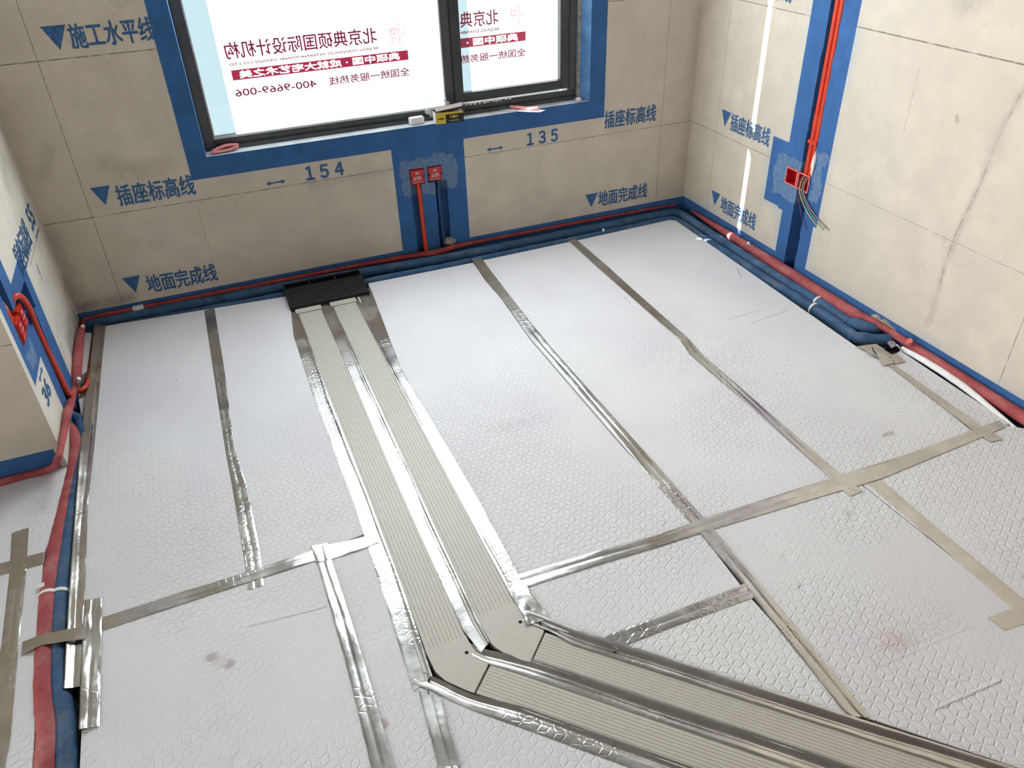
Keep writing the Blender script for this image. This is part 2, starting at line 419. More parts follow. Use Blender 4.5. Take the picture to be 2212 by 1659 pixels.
M['ceiling'] = plain('ceiling_plaster', (0.20, 0.19, 0.18), 0.9, nscale=3, amt=0.1)
M['pink'] = plain('pink_foam_tube', (0.80, 0.28, 0.30), 0.7, nscale=60, amt=0.06)
def emis(name, color, strength, back=None):
    m = bpy.data.materials.new(name); m.use_nodes = True; nt = m.node_tree; nt.nodes.clear()
    e = nt.nodes.new('ShaderNodeEmission'); e.inputs[0].default_value = (*color, 1); e.inputs[1].default_value = strength
    o = nt.nodes.new('ShaderNodeOutputMaterial'); nt.links.new(e.outputs[0], o.inputs[0])
    return m
M['film'] = emis('backlit_white_film', (1.0, 0.99, 1.0), FILM)
M['film_upper'] = emis('upper_film_added_glow', (1.0, 0.985, 0.99), UPPER_GLOW)
M['print'] = emis('backlit_crimson_print', (0.80, 0.13, 0.27), 1.0)
M['print_thin'] = emis('backlit_pale_crimson_print', (0.86, 0.36, 0.50), 1.0)
def band_mat():
    m = bpy.data.materials.new('backlit_rose_band'); m.use_nodes = True; nt = m.node_tree; nt.nodes.clear()
    t = nt.nodes.new('ShaderNodeBsdfTransparent'); t.inputs[0].default_value = (0.45, 0.10, 0.15, 1)
    e = nt.nodes.new('ShaderNodeEmission'); e.inputs[0].default_value = (0.5, 0.05, 0.15, 1)
    x = nt.nodes.new('ShaderNodeMixShader'); x.inputs[0].default_value = 0.3
    o = nt.nodes.new('ShaderNodeOutputMaterial')
    nt.links.new(t.outputs[0], x.inputs[1]); nt.links.new(e.outputs[0], x.inputs[2]); nt.links.new(x.outputs[0], o.inputs[0])
    return m
M['print_band'] = band_mat(); M['print'] = M['print_band']
def glass_mat():
    m = bpy.data.materials.new('window_glass'); m.use_nodes = True; nt = m.node_tree; nt.nodes.clear()
    t = nt.nodes.new('ShaderNodeBsdfTransparent'); t.inputs[0].default_value = (0.93, 0.97, 0.97, 1)
    g = nt.nodes.new('ShaderNodeBsdfGlossy'); g.inputs['Roughness'].default_value = 0.02
    x = nt.nodes.new('ShaderNodeMixShader'); x.inputs[0].default_value = 0.05
    o = nt.nodes.new('ShaderNodeOutputMaterial')
    nt.links.new(t.outputs[0], x.inputs[1]); nt.links.new(g.outputs[0], x.inputs[2]); nt.links.new(x.outputs[0], o.inputs[0])
    return m
M['glass'] = glass_mat()
def bag_mat():
    m = NT('clear_bag_plastic', 0.15, 0, 0.6, (0.92, 0.95, 0.95)); m.b.inputs['Alpha'].default_value = 0.35
    return m.m
M['bag'] = bag_mat()

# ------------------------------------------------------------------ walls
ZT = 2.60
def grid_wall(name, us, vs, depth, place, inward, mat, label, fine=None):
    """wall face as a grid of cells: depth(u, v) = None for an opening, else how far the cell is cut back"""
    us = sorted(set(us)); v2 = sorted(set(vs))
    vv = []
    for a, b in zip(v2, v2[1:]):
        k = 1
        if fine and a < fine: k = max(1, int((b-a)/0.02))
        vv += [a+(b-a)*i/k for i in range(k)]
    vv.append(v2[-1])
    D = [[depth((us[i]+us[i+1])/2, (vv[j]+vv[j+1])/2) for j in range(len(vv)-1)] for i in range(len(us)-1)]
    def get(i, j):
        if 0 <= i < len(us)-1 and 0 <= j < len(vv)-1: return D[i][j]
        return 0
    rag = set()
    for i in range(1, len(us)-1):
        for j in range(len(vv)-1):
            a, b = D[i-1][j], D[i][j]
            if a != b and a is not None and b is not None: rag.add(i)
    def P(i, j, dep):
        u = us[i]
        if i in rag and vv[j] < (fine or 0): u += 0.0055*noise.noise(Vector((u*7, vv[j]*26, 1.3)))
        return place(u, vv[j], dep)
    V = []; Fs = []
    def q(*p):
        n = len(V); V.extend(p); Fs.append((n, n+1, n+2, n+3))
    for i in range(len(us)-1):
        for j in range(len(vv)-1):
            d = D[i][j]
            if d is None: continue
            q(P(i, j, d), P(i+1, j, d), P(i+1, j+1, d), P(i, j+1, d))
            for (di, dj, e) in ((1, 0, ((1, 0), (1, 1))), (-1, 0, ((0, 0), (0, 1))), (0, 1, ((0, 1), (1, 1))), (0, -1, ((0, 0), (1, 0)))):
                o = get(i+di, j+dj)
                if o is not None and o < d:
                    (a0, b0), (a1, b1) = e
                    q(P(i+a0, j+b0, d), P(i+a1, j+b1, d), P(i+a1, j+b1, o), P(i+a0, j+b0, o))
    o = mesh_obj(name, V, Fs, mat)
    o['kind'] = 'structure'; o['label'] = label
    bm = bmesh.new(); bm.from_mesh(o.data); bmesh.ops.remove_doubles(bm, verts=bm.verts, dist=1e-5); bmesh.ops.recalc_face_normals(bm, faces=bm.faces); bm.to_mesh(o.data); bm.free()
    return o

XL = -3.017      # face of the short pier wall on the left
YP = -1.030      # its front arris
XR, YB, XO = 0.0, -4.4, -5.1
WX0, WX1, WZ0, WZ1 = -2.348, -0.587, 0.575, 2.32   # window opening in the wall face
# --- window wall (y = 0)
blues_b = [(-2.425, -0.505, 0.488, 2.42), (-1.575, -1.232, -0.2, 0.52), (-6, 1, -0.2, 0.0)]
m_back = wall_mat('window_wall_finish', 0, blues_b,
    patches=[(-1.545, -1.275, 0.255, 0.435)],
    vlines=[(-2.833, -0.2, 3, 0.0022), (-0.176, -0.2, 3, 0.002), (-2.43, 0.08, 0.36, 0.0012)],
    hlines=[(1.0, -6, -2.42, 0.003), (1.0, -0.505, 1, 0.0026), (0.4015, -6, -1.57, 0.0026), (0.4015, -1.23, 1, 0.0022)],
    stains_and_shade=[([(-2.72, 0.60), (-2.6, 0.56), (-2.50, 0.57)], 0.05, (0.33, 0.28, 0.22), 0.35), ([(-2.95, 0.6), (-2.9, 0.7)], 0.03, (0.33, 0.29, 0.24), 0.35),
            ([(-1.95, 0.385), (-1.6, 0.40)], 0.03, (0.33, 0.28, 0.24), 0.3), ([(-3.01, 0.05), (-3.0, 0.2), (-3.01, 0.35)], 0.06, (0.22, 0.19, 0.16), 0.4),  # last streak is shade painted up the left corner
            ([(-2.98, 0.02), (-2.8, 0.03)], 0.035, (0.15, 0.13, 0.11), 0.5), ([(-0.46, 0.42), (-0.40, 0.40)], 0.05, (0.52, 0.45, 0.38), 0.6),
            ([(-0.0, 0.05), (-0.0, 0.9)], 0.06, (0.30, 0.26, 0.21), 0.22)],  # shade of the right corner, painted into the wall colour
    overspray=0.12, dirt=0.30)
C1 = (-1.502, -1.452); C2 = (-1.386, -1.328)
def dep_back(u, v):
    if WX0 < u < WX1 and WZ0 < v < WZ1: return None
    if C1[0] < u < C1[1] and v < 0.31: return 0.030
    if C2[0] < u < C2[1] and v < 0.31: return 0.034
    if C1[0] < u < -1.432 and 0.31 < v < 0.386: return 0.040
    if -1.417 < u < -1.349 and 0.31 < v < 0.386: return 0.040
    return 0
wall_back = grid_wall('wall_back', [-6.0, XL, -2.6, WX0, C1[0], C1[1], -1.432, -1.417, -1.386, -1.349, -1.328, -1.0, WX1, -0.3, XR], [-0.15, 0.0, 0.31, 0.386, WZ0, 1.2, WZ1, ZT],
    dep_back, lambda u, v, d: (u, d, v), 1, m_back, 'beige skimmed window wall with blue sprayed paint bands', fine=0.31)
# the outer brickwork behind it, round the opening
mb = MB(); T = 0.24
for a, b in (((-6, 0.05, -0.15), (WX0-0.004, T, ZT)), ((WX1-0.038, 0.05, -0.15), (0.06, T, ZT)), ((WX0-0.004, 0.05, -0.15), (WX1-0.038, T, WZ0)), ((WX0-0.004, 0.05, WZ1), (WX1-0.038, T, ZT))): mb.box(a, b)
o = mb.build('wall_back_outer', M['mortar'], center=False); o['kind'] = 'structure'
# painted reveals and plastered sill
mb = MB()
mb.quad((WX0, 0, WZ0), (WX0, 0, WZ1), (WX0+0.004, 0.07, WZ1), (WX0+0.004, 0.07, WZ0))
mb.quad((WX1, 0, WZ0), (WX1, 0, WZ1), (WX1-0.040, 0.07, WZ1), (WX1-0.040, 0.07, WZ0))
mb.quad((WX0, 0, WZ1), (WX1, 0, WZ1), (WX1-0.04, 0.07, WZ1), (WX0+0.004, 0.07, WZ1))
mrev = NT('blue_reveal_paint', 0.75, 0, 0.3)
mrev.base(mrev.mix(mrev.ramp(mrev.noise(12, 5), 0.3, 0.7), (0.07, 0.19, 0.40), (0.13, 0.28, 0.52)))
rv = mb.build('window_reveal', mrev.m, center=False)
mb = MB(); mb.quad((WX0, 0.0, WZ0), (WX1, 0.0, WZ0), (WX1-0.040, 0.075, WZ0+0.001), (WX0+0.004, 0.075, WZ0+0.001))
sl = mb.build('window_sill', M['sill'], center=False)

# --- window joinery
win = empty('window_1', (-1.47, 0.07, WZ0)); win['kind'] = 'structure'; win['label'] = 'graphite sliding window with printed white film on its panes'
child(rv, win); child(sl, win)
YW = 0.070
def bar(name, a, b, mat='alu', bev=0.003): return MB().box(a, b).build(name, M[mat], win, bevel=bev)
bar('window_frame', (WX0+0.004, YW+0.004, WZ0), (-2.300, YW+0.07, WZ1))
bar('window_frame', (-2.300, YW+0.002, WZ0), (-0.627, YW+0.07, 0.618))
bar('window_frame', (-2.300, YW+0.002, WZ1-0.05), (-0.627, YW+0.07, WZ1))
bar('window_frame', (-0.667, YW-0.004, 0.618), (-0.627, YW+0.07, WZ1-0.05))
bar('mullion', (-1.278, YW-0.004, 0.618), (-1.240, YW+0.06, WZ1-0.05))
bar('window_frame', (-2.300, YW-0.014, WZ0+0.001), (-0.627, YW+0.002, 0.592), 'alu', 0.002)
sash = MB()
for a, b in (((-1.240, YW-0.010, 0.632), (-1.196, YW+0.025, WZ1-0.06)), ((-0.712, YW-0.010, 0.632), (-0.669, YW+0.025, WZ1-0.06)),
             ((-1.196, YW-0.010, 0.632), (-0.712, YW+0.025, 0.672)), ((-1.196, YW-0.010, WZ1-0.11), (-0.712, YW+0.025, WZ1-0.06))): sash.box(a, b)
sash.build('sliding_sash', M['alu2'], win, bevel=0.002)
gask = MB()
for a, b in (((-2.300, YW+0.003, 0.618), (-2.294, YW+0.012, WZ1-0.05)), ((-2.294, YW+0.003, 0.618), (-1.278, YW+0.012, 0.626)), ((-1.284, YW+0.003, 0.626), (-1.278, YW+0.012, WZ1-0.05))): gask.box(a, b)
gask.build('glazing_seal', M['sill'], win)
MB().box((-2.300, 0.088, 0.618), (-1.278, 0.094, WZ1-0.05)).build('glass_pane', M['glass'], win)
MB().box((-1.196, 0.084, 0.672), (-0.712, 0.088, WZ1-0.11)).build('glass_pane', M['glass'], win)
# printed film on the outer face of the panes; a clear strip stays uncovered at the left of each pane
YFI = 0.100
f1 = MB().box((-2.206, YFI, 0.618), (-1.270, YFI+0.0006, 1.16)).build('window_film', M['film'], win); f1['label'] = 'white film glowing with daylight on the fixed pane'
f2 = MB().box((-1.143, YFI, 0.65), (-0.700, YFI+0.0006, 1.16)).build('window_film', M['film'], win); f2['label'] = 'white film glowing with daylight on the sash'
f3 = MB().box((-1.205, YFI, 1.283), (-1.143, YFI+0.0006, 1.403)).build('stripe_blocker', M['film'], win)  # unseen piece added to break the sun stripe on the right wall
for a, b in ((-2.206, -1.270), (-1.143, -0.700)):
    q = MB().box((a, YFI, 1.16), (b, YFI+0.0006, WZ1-0.04)).build('window_film', M['film_upper'], win); q['label'] = 'unseen upper film, its glow added to light the room'

def text_data(body, bold=0.0, extrude=0.0):
    c = bpy.data.curves.new('lettering', 'FONT'); c.body = body; c.offset = bold; c.extrude = extrude; c.resolution_u = 3
    o = bpy.data.objects.new('lettering', c); COL.objects.link(o)
    dg = bpy.context.evaluated_depsgraph_get(); dg.update()
    m = o.evaluated_get(dg).to_mesh()
    vs = [v.co.copy() for v in m.vertices]; fs = [tuple(p.vertices) for p in m.polygons]
    bpy.data.objects.remove(o); bpy.data.curves.remove(c)
    return vs, fs
def text_on(name, body, org, U, V, wdt, hgt, mat, parent, bold=0.0, N=None, thick=0.0, label=None, mirror=False):
    bb = bold; bold = 0.0
    """lettering fitted to wdt x hgt with its lower left corner at org, reading along U, up along V"""
    vs, fs = text_data(body, bold, 0.02 if thick else 0.0)
    x0 = min(v.x for v in vs); x1 = max(v.x for v in vs); y0 = min(v.y for v in vs); y1 = max(v.y for v in vs)
    U = Vector(U).normalized(); V = Vector(V).normalized(); N = Vector(N) if N else U.cross(V)
    out = []; F2 = []
    b = bb*wdt/(x1-x0)      # heavier strokes: copies nudged sideways and up
    offs = [(0, 0)] if bb <= 0 else [(b*math.cos(t*PI/4), b*math.sin(t*PI/4)) for t in range(8)]+[(0, 0)]
    for q, (ox, oy) in enumerate(offs):
        n0 = len(out)
        for v in vs:
            out.append(Vector(org)+U*((v.x-x0)/(x1-x0)*wdt+ox)+V*((v.y-y0)/(y1-y0)*hgt+oy)+N*(thick*(1 if v.z > 0 else 0)+0.00004*q))
        F2 += [tuple(n0+i for i in f) for f in fs]
    fs = F2
    o = mesh_obj(name, out, fs, mat)
    center_origin(o, False)
    if parent: child(o, parent)
    if label: o['label'] = label
    return o

def poster(xr, dz, full):
    """mirrored print read from outside; xr = its right end seen from the room"""
    U = (-1, 0, 0); V = (0, 0, 1); y = YFI-0.002; N = (0, -1, 0)
    n = 10 if full else 3
    pr = 'print'
    text_on('printed_lettering', '北京典硕国际设计机构'[:n], (xr-0.130, y, 0.918+dz), U, V, 0.0632*n-0.010, 0.062, M[pr], win, 0.016, N)
    eng = 'BEIJING DIANSHUO INTERNATIONAL DESIGN CO.,LTD' if full else 'BEIJING DIANSH'
    text_on('printed_lettering', eng, (xr-0.130, y, 0.889+dz), U, V, 0.615 if full else 0.188, 0.012 if full else 0.014, M[pr], win, 0.025, N)
    wdt = 0.745 if full else 0.325
    MB().box((xr-wdt, y, 0.835+dz), (xr, y+0.0004, 0.8745+dz)).build('printed_band', M['print_band'], win)
    text_on('printed_lettering', '典硕中国 · 成就大宅艺术之美' if full else '典硕中国 ·', (xr-0.040, y-0.002, 0.841+dz), U, V, 0.675 if full else 0.245, 0.029, M['film'], win, 0.02, N)
    text_on('printed_lettering', '全国统一服务热线' if full else '全国统一服务热', (xr-0.002, y, 0.770+dz), U, V, 0.355 if full else 0.318, 0.034, M[pr], win, 0.018, N)
    if full: text_on('printed_lettering', '400-9669-006', (xr-0.412, y, 0.771+dz), U, V, 0.335, 0.028, M[pr], win, 0.012, N)
    # seal-script logo: broken square outline with two narrow characters
    mb = MB()
    def seg(pts, wd=0.0022):
        for (a, b), (c, d) in zip(pts, pts[1:]):
            L = math.hypot(c-a, d-b) or 1; px, pz = -(d-b)/L*wd/2, (c-a)/L*wd/2
            g = lambda s, t: (xr-0.002-s*0.075, y, 0.895+dz+t*0.092)
            k = 1/0.075; kz = 1/0.092
            mb.quad(g(a+px*k, b+pz*kz), g(c+px*k, d+pz*kz), g(c-px*k, d-pz*kz), g(a-px*k, b-pz*kz))
    def arc(cx, cy, rx, ry, a0, a1, n=8): return [(cx+rx*math.cos(math.radians(a0+(a1-a0)*i/n)), cy+ry*math.sin(math.radians(a0+(a1-a0)*i/n))) for i in range(n+1)]
    seg([(0.0, 0.9), (0.02, 0.45)]); seg([(0.01, 0.3), (0.03, 0.08), (0.2, 0.0), (0.5, 0.02), (0.96, 0.0), (1.0, 0.35)]); seg([(1.0, 0.5), (1.0, 0.85)]); seg([(0.96, 0.95), (0.75, 0.98)]); seg([(0.6, 0.99), (0.35, 1.0)]); seg([(0.25, 1.0), (0.05, 0.97)])
    seg([(0.20, 0.84), (0.10, 0.86), (0.08, 0.25)]); seg([(0.22, 0.62), (0.22, 0.45)]+arc(0.20, 0.42, 0.04, 0.06, 0, -180)+[(0.16, 0.62)]); seg([(0.15, 0.55), (0.23, 0.55)])
    seg([(0.48, 0.93), (0.30, 0.93)]); seg([(0.39, 0.93), (0.39, 0.82)]); seg(arc(0.39, 0.62, 0.09, 0.20, 0, 360, 14))
    for q in (0.72, 0.64, 0.56): seg([(0.31, q), (0.47, q)])
    seg([(0.39, 0.42), (0.38, 0.32), (0.45, 0.08)]); seg([(0.38, 0.34)]+arc(0.33, 0.2, 0.06, 0.12, 80, -70, 6))
    for q in (0.62, 0.69, 0.76, 0.83): seg([(q, 0.90), (q+0.005, 0.50)])
    seg([(0.56, 0.74), (0.90, 0.74)]); seg([(0.56, 0.54), (0.90, 0.54)]); seg([(0.90, 0.84), (0.86, 0.66), (0.90, 0.44)]); seg([(0.56, 0.84), (0.59, 0.66), (0.55, 0.46)])
    seg([(0.72, 0.5), (0.71, 0.4), (0.94, 0.28)]); seg([(0.71, 0.4), (0.52, 0.30)]); seg([(0.78, 0.36), (0.80, 0.2), (0.86, 0.05)]); seg([(0.66, 0.36), (0.64, 0.2), (0.58, 0.06)])
    seg(arc(1.07, 1.0, 0.05, 0.045, 0, 360, 12))
    mb.build('printed_logo', M[pr], win)
poster(-1.427, 0.0, True)
poster(-0.870, 0.022, False)
# broken bits of packing foam along the sash track
mb = MB()
for i in range(11):
    x = -1.19+i*0.021+random.uniform(-.006, .006); s_ = random.uniform(.005, .010)
    mb.box((x, YW-0.018, 0.618+random.uniform(0, .003)), (x+s_*1.5, YW-0.010, 0.622+s_*.6))
M['yfoam'] = plain('yellowed_foam', (0.80, 0.76, 0.52), 0.8)
mb.build('sealant_crumbs', M['yfoam'], win)['kind'] = 'stuff'

# --- right wall (x = 0)
blues_r = [(-1.003, -0.747, 0.2, 3), (-0.80, -0.642, 0.208, 0.498), (-0.985, -0.777, -0.2, 0.22), (-6, 1, -0.2, 0.0)]
m_right = wall_mat('right_wall_finish', 1, blues_r,
    patches=[(-0.86, -0.685, 0.25, 0.44), (-0.985, -0.925, 0.30, 0.50)],
    vlines=[(-0.222, -0.2, 3, 0.0018), (-1.989, -0.2, 0.40, 0.0024), (-1.33, 0.70, 0.92, 0.0012)],
    hlines=[(1.0, -0.747, 0.1, 0.0026), (1.0, -6, -1.003, 0.0036), (0.4015, -0.642, 0.1, 0.0022), (0.4015, -6, -1.003, 0.0012), ],
    stains_and_shade=[([(-1.735, 0.94), (-1.70, 0.81), (-1.686, 0.60), (-1.669, 0.48), (-1.651, 0.33), (-1.656, 0.17), (-1.66, 0.09)], 0.018, (0.40, 0.35, 0.29), 0.55), ([(-1.731, 0.93), (-1.716, 0.86), (-1.697, 0.75), (-1.690, 0.64), (-1.680, 0.56), (-1.668, 0.50), (-1.655, 0.44), (-1.652, 0.34), (-1.656, 0.20)], 0.0028, (0.22, 0.18, 0.14), 0.55),
            ([(-1.70, 0.80), (-1.69, 0.70)], 0.045, (0.50, 0.45, 0.38), 0.5), ([(-1.656, 0.09), (-1.652, 0.07)], 0.02, (0.45, 0.37, 0.28), 0.6),
            ([(-0.0, 0.1), (-0.0, 1.2)], 0.06, (0.33, 0.29, 0.23), 0.15), ([(-1.45, 1.15), (-1.5, 1.2)], 0.07, (0.30, 0.27, 0.23), 0.5),  # first entry paints corner shade at the window end
            ([(-1.53, 0.80), (-1.535, 0.79)], 0.012, (0.25, 0.22, 0.2), 0.6)],
    overspray=0.60, dirt=0.16)
CH = (-0.916, -0.846)
def dep_right(u, v):
    if CH[0] < u < CH[1]: return 0.085
    if -0.838 < u < -0.765 and 0.327 < v < 0.398: return 0.046
    return 0
wall_right = grid_wall('wall_right', [YB, -2.6, -1.6, CH[0], CH[1], -0.838, -0.765, -0.4, 0.0], [-0.15, 0.0, 0.327, 0.398, 1.2, ZT], dep_right,
    lambda u, v, d: (d, u, v), 1, m_right, 'bright beige right-hand wall with a blue painted conduit chase', fine=1.2)
MB().box((0.090, YB, -0.15), (0.12, 0.05, ZT)).build('wall_right_outer', M['mortar'], center=False)['kind'] = 'structure'

# --- short pier wall on the left (x = XL, facing +x) and its front face (y = YP)
blues_l = [(-0.992, -0.777, 0.245, 3), (-0.80, -0.525, -0.2, 0.502)]
m_left = wall_mat('pier_wall_finish', 1, blues_l, BEIGE=(0.78, 0.75, 0.68), patches=[(-0.95, -0.83, 0.26, 0.33)],
    vlines=[(-0.19, 0.1, 0.42, 0.002)], hlines=[(0.42, -0.45, 0.1, 0.0025)],
    stains_and_shade=[([(-0.05, 0.0), (-0.2, 0.03), (-0.35, 0.02)], 0.08, (0.10, 0.10, 0.12), 0.55), ([(-0.35, 0.38), (-0.36, 0.33)], 0.012, (0.10, 0.08, 0.07), 0.8),
            ([(-0.22, 0.75), (-0.3, 0.68)], 0.06, (0.35, 0.3, 0.25), 0.4), ([(-0.03, 0.1), (-0.03, 0.9)], 0.05, (0.25, 0.22, 0.19), 0.4)],  # last entry paints shade beside the window-wall corner
    overspray=0.40, dirt=0.5)
def dep_left(u, v):
    if -0.936 < u < -0.868 and v > 0.452: return 0.07
    if -0.770 < u < -0.600 and 0.335 < v < 0.436: return 0.050
    if -0.712 < u < -0.640 and v <= 0.335: return 0.07
    if -0.935 < u < -0.780 and 0.355 < v < 0.452: return 0.030
    return 0
wall_left = grid_wall('wall_left', [YP, -0.936, -0.935, -0.868, -0.780, -0.770, -0.712, -0.640, -0.600, -0.3, 0.0], [-0.15, 0.0, 0.335, 0.355, 0.436, 0.452, 0.8, ZT], dep_left,
    lambda u, v, d: (XL-d, u, v), 1, m_left, 'short pier wall at the left with blue paint and an open chase', fine=0.8)
m_alc = wall_mat('alcove_wall_finish', 0, [(-6, -3.035, -0.2, 0.028)], hlines=[(0.42, -6, 0, 0.0022)], overspray=0.05, dirt=0.15,
    stains_and_shade=[([(-3.092, 0.025), (-3.082, -0.01)], 0.008, (0.45, 0.42, 0.38), 0.8)])
wall_alc = grid_wall('wall_left_alcove', [-5.1, -3.6, XL], [-0.15, 0.0, 0.5, ZT], lambda u, v: 0, lambda u, v, d: (u, YP, v), 1, m_alc, 'shaded alcove wall facing the room at the left')
MB().box((-6, YP+0.004, -0.15), (XL-0.075, 0.0, ZT)).build('wall_left_core', M['mortar'], center=False)['kind'] = 'structure'
# rest of the room behind the camera
m_pl = plain('bare_render', (0.20, 0.18, 0.155), 0.85, nscale=4, amt=0.08)
o = MB().box((-5.3, YB-0.12, -0.15), (0.12, YB, ZT)).build('wall_front', m_pl, center=False); o['kind'] = 'structure'
mb = MB().box((-5.3, YB, -0.15), (-5.1, -4.0, ZT)).box((-5.3, -1.5, -0.15), (-5.1, 0.1, ZT)).box((-5.3, -4.0, 2.3), (-5.1, -1.5, ZT))
o = mb.build('wall_left_far', m_pl, center=False); o['kind'] = 'structure'
o = MB().box((-5.3, YB-0.12, ZT), (0.12, 0.24, ZT+0.1)).build('ceiling', M['ceiling'], center=False); o['kind'] = 'structure'
o = MB().box((-5.4, YB-0.12, -0.2), (0.12, 0.24, ZS)).build('floor', M['slab'], center=False); o['kind'] = 'structure'; o['label'] = 'bare concrete slab under the foam boards'

# --- stencilled marks
def stencil(wall, axis, k, u0, z0, body, wd, hg, tri=None, off=0.0012, bold=0.026):
    if axis == 'b': U = (1, 0, 0); org = (u0, -off, z0); N = (0, -1, 0); P = lambda u, z: (u, -off, z)
    elif axis == 'r': U = (0, -1, 0); org = (-off, u0, z0); N = (-1, 0, 0); P = lambda u, z: (-off, u, z)
    else: U = (0, 1, 0); org = (XL+off, u0, z0); N = (1, 0, 0); P = lambda u, z: (XL+off, u, z)
    if body: text_on('stencil_lettering', body, org, U, (0, 0, 1), wd, hg, M['stencil'], wall, bold, N)
    if tri:
        ua, ub, zt, zb = tri
        o = mesh_obj('stencil_triangle', [P(ua, zt), P(ub, zt), P(ua+(ub-ua)*0.5, zb)], [(0, 1, 2)], M['stencil']); center_origin(o, False); child(o, wall)
def arrow(wall, axis, u0, u1, z, off=0.0012):
    P = (lambda u, q: (u, -off, q)) if axis == 'b' else ((lambda u, q: (-off, u, q)) if axis == 'r' else (lambda u, q: (XL+off, u, q)))
    s = 1 if u1 > u0 else -1; a, h = 0.020*s, 0.010; t = 0.003
    v = [P(u0, z), P(u0+a, z+h), P(u0+a, z+t), P(u1-a, z+t), P(u1-a, z+h), P(u1, z), P(u1-a, z-h), P(u1-a, z-t), P(u0+a, z-t), P(u0+a, z-h)]
    o = mesh_obj('stencil_arrow', v, [tuple(range(10))], M['stencil']); center_origin(o, False); child(o, wall)
SG, CZ, DM = '施工水平线', '插座标高线', '地面完成线'
stencil(wall_back, 'b', 0, -2.705, 1.030, SG, 0.290, 0.082, (-2.788, -2.706, 1.112, 1.030))
stencil(wall_back, 'b', 0, -2.720, 0.430, CZ, 0.298, 0.084, (-2.806, -2.734, 0.520, 0.443))
stencil(wall_back, 'b', 0, -2.716, 0.030, DM, 0.290, 0.082, (-2.804, -2.732, 0.121, 0.044))
stencil(wall_back, 'b', 0, -0.502, 0.432, CZ, 0.288, 0.082)
stencil(wall_back, 'b', 0, -0.522, 0.034, DM, 0.288, 0.080, (-0.598, -0.524, 0.110, 0.038))
stencil(wall_back, 'b', 0, -1.963, 0.412, '１５４', 0.165, 0.058, bold=0.035)
stencil(wall_back, 'b', 0, -0.915, 0.410, '１３５', 0.160, 0.058, bold=0.035)
arrow(wall_back, 'b', -2.138, -2.053, 0.425); arrow(wall_back, 'b', -1.122, -1.037, 0.420)
stencil(wall_right, 'r', 0, -0.328, 0.442, CZ, 0.290, 0.080, (-0.248, -0.322, 0.520, 0.446))
stencil(wall_right, 'r', 0, -0.330, 0.036, DM, 0.280, 0.080, (-0.242, -0.315, 0.116, 0.044))
stencil(wall_right, 'r', 0, -0.330, 1.030, SG, 0.290, 0.080, (-0.248, -0.322, 1.112, 1.034))
stencil(wall_right, 'r', 0, -2.165, 0.036, DM, 0.280, 0.080, (-2.085, -2.155, 0.125, 0.044))
stencil(wall_left, 'l', 0, -0.600, 0.440, CZ, 0.320, 0.105)
stencil(wall_left, 'l', 0, -0.200, 0.455, '55', 0.105, 0.075); arrow(wall_left, 'l', -0.20, -0.10, 0.425)
stencil(wall_left, 'l', 0, -0.955, 0.140, '36', 0.100, 0.060); arrow(wall_left, 'l', -0.93, -0.84, 0.225)

# ------------------------------------------------------------------ floor boards
GB = 'white embossed foam boards covering the floor'
def board(pts, label, z0=ZS+0.001, z1=ZF, mat='foam', group=GB, name='foam_board'):
    P = [(fl(*p) if len(p) == 2 else Vector((p[0], p[1], 0))) for p in pts]
    mb = MB().prism([(q.x, q.y) for q in P], z0, z1)
    o = mb.build(name, M[mat], bevel=0.0015, seg=1)
    return tag(o, label, 'foam board', group)
W3 = lambda x, y: (x, y, 0)
g = 0.0015
DX1, DX2, DX3, DX4 = -2.146, -2.036, -1.995, -1.882     # edges of the two flat ducts
board([(226, 704), (452, 667), (497, 1000), (551, 1251), (222, 1347), (172, 1470-60), (150, 1410), (205, 880)], 'foam board in the left corner, between pipe trough and first tape')
board([(454, 667), (630, 638), W3(DX1-0.012, -0.30), W3(DX1-0.012, -1.735), (553, 1250), (499, 1000)], 'foam board between the first foil tape and the left flat duct')
board([(795, 612), (1027, 566), (1145, 733), (1345, 965), (1506, 1132), (1105, 1255), W3(DX4+0.012, -2.12), W3(DX4+0.012, -0.255), W3(-1.80, -0.255)], 'foam board right of the ducts with the densest star embossing')
board([(1029, 565), (1236, 521), (1490, 741), (1625, 868), (1810, 1030), (1508, 1131), (1347, 964), (1147, 732)], 'foam board between the two long window-side tapes')
board([(1238, 521), (1445, 475), (1460, 476), (1850, 748), (1890, 762), (2106, 935), (1812, 1029), (1627, 867), (1492, 740)], 'large smooth foam board under the blue pipes of the right wall')
board([(1911, 779), (1945, 757), (2183, 915), (2110, 933)], 'narrow foam strip beside the red pipe at the right wall')
board([(1110, 1259), (1508, 1143), (1614, 1282), (1310, 1386), W3(-1.733, -2.352), W3(-1.830, -2.260), W3(DX4+0.014, -2.19)], 'four-sided foam board right of the duct elbows')
board([(1325, 1392), (1616, 1284), (1848, 1541), W3(-1.318, -2.767)], 'triangular foam board between duct and diagonal tape')
board([(1512, 1141), (1853, 1040), (2190, 1309), (2212, 1330), W3(-0.52, -2.95), W3(-0.57, -3.50), W3(-0.59, -3.50), (1850, 1543)], 'foam board right of the long diagonal tape, embossed label in its middle')
board([(1855, 1039), (2100, 950), (2170, 918), W3(-0.06, -2.16), W3(-0.06, -3.3), W3(-0.50, -3.3), W3(-0.50, -2.9), (2212, 1328), (2192, 1308)], 'foam board in the far right foreground beside the right wall')
board([(222, 1349), (553, 1252), (695, 1206), (770, 1420), (828, 1659), W3(-2.42, -2.6), W3(-2.935, -2.6), W3(-2.935, -2.0), (180, 1500), (205, 1400)], 'foam board in the left foreground with the stain marks')
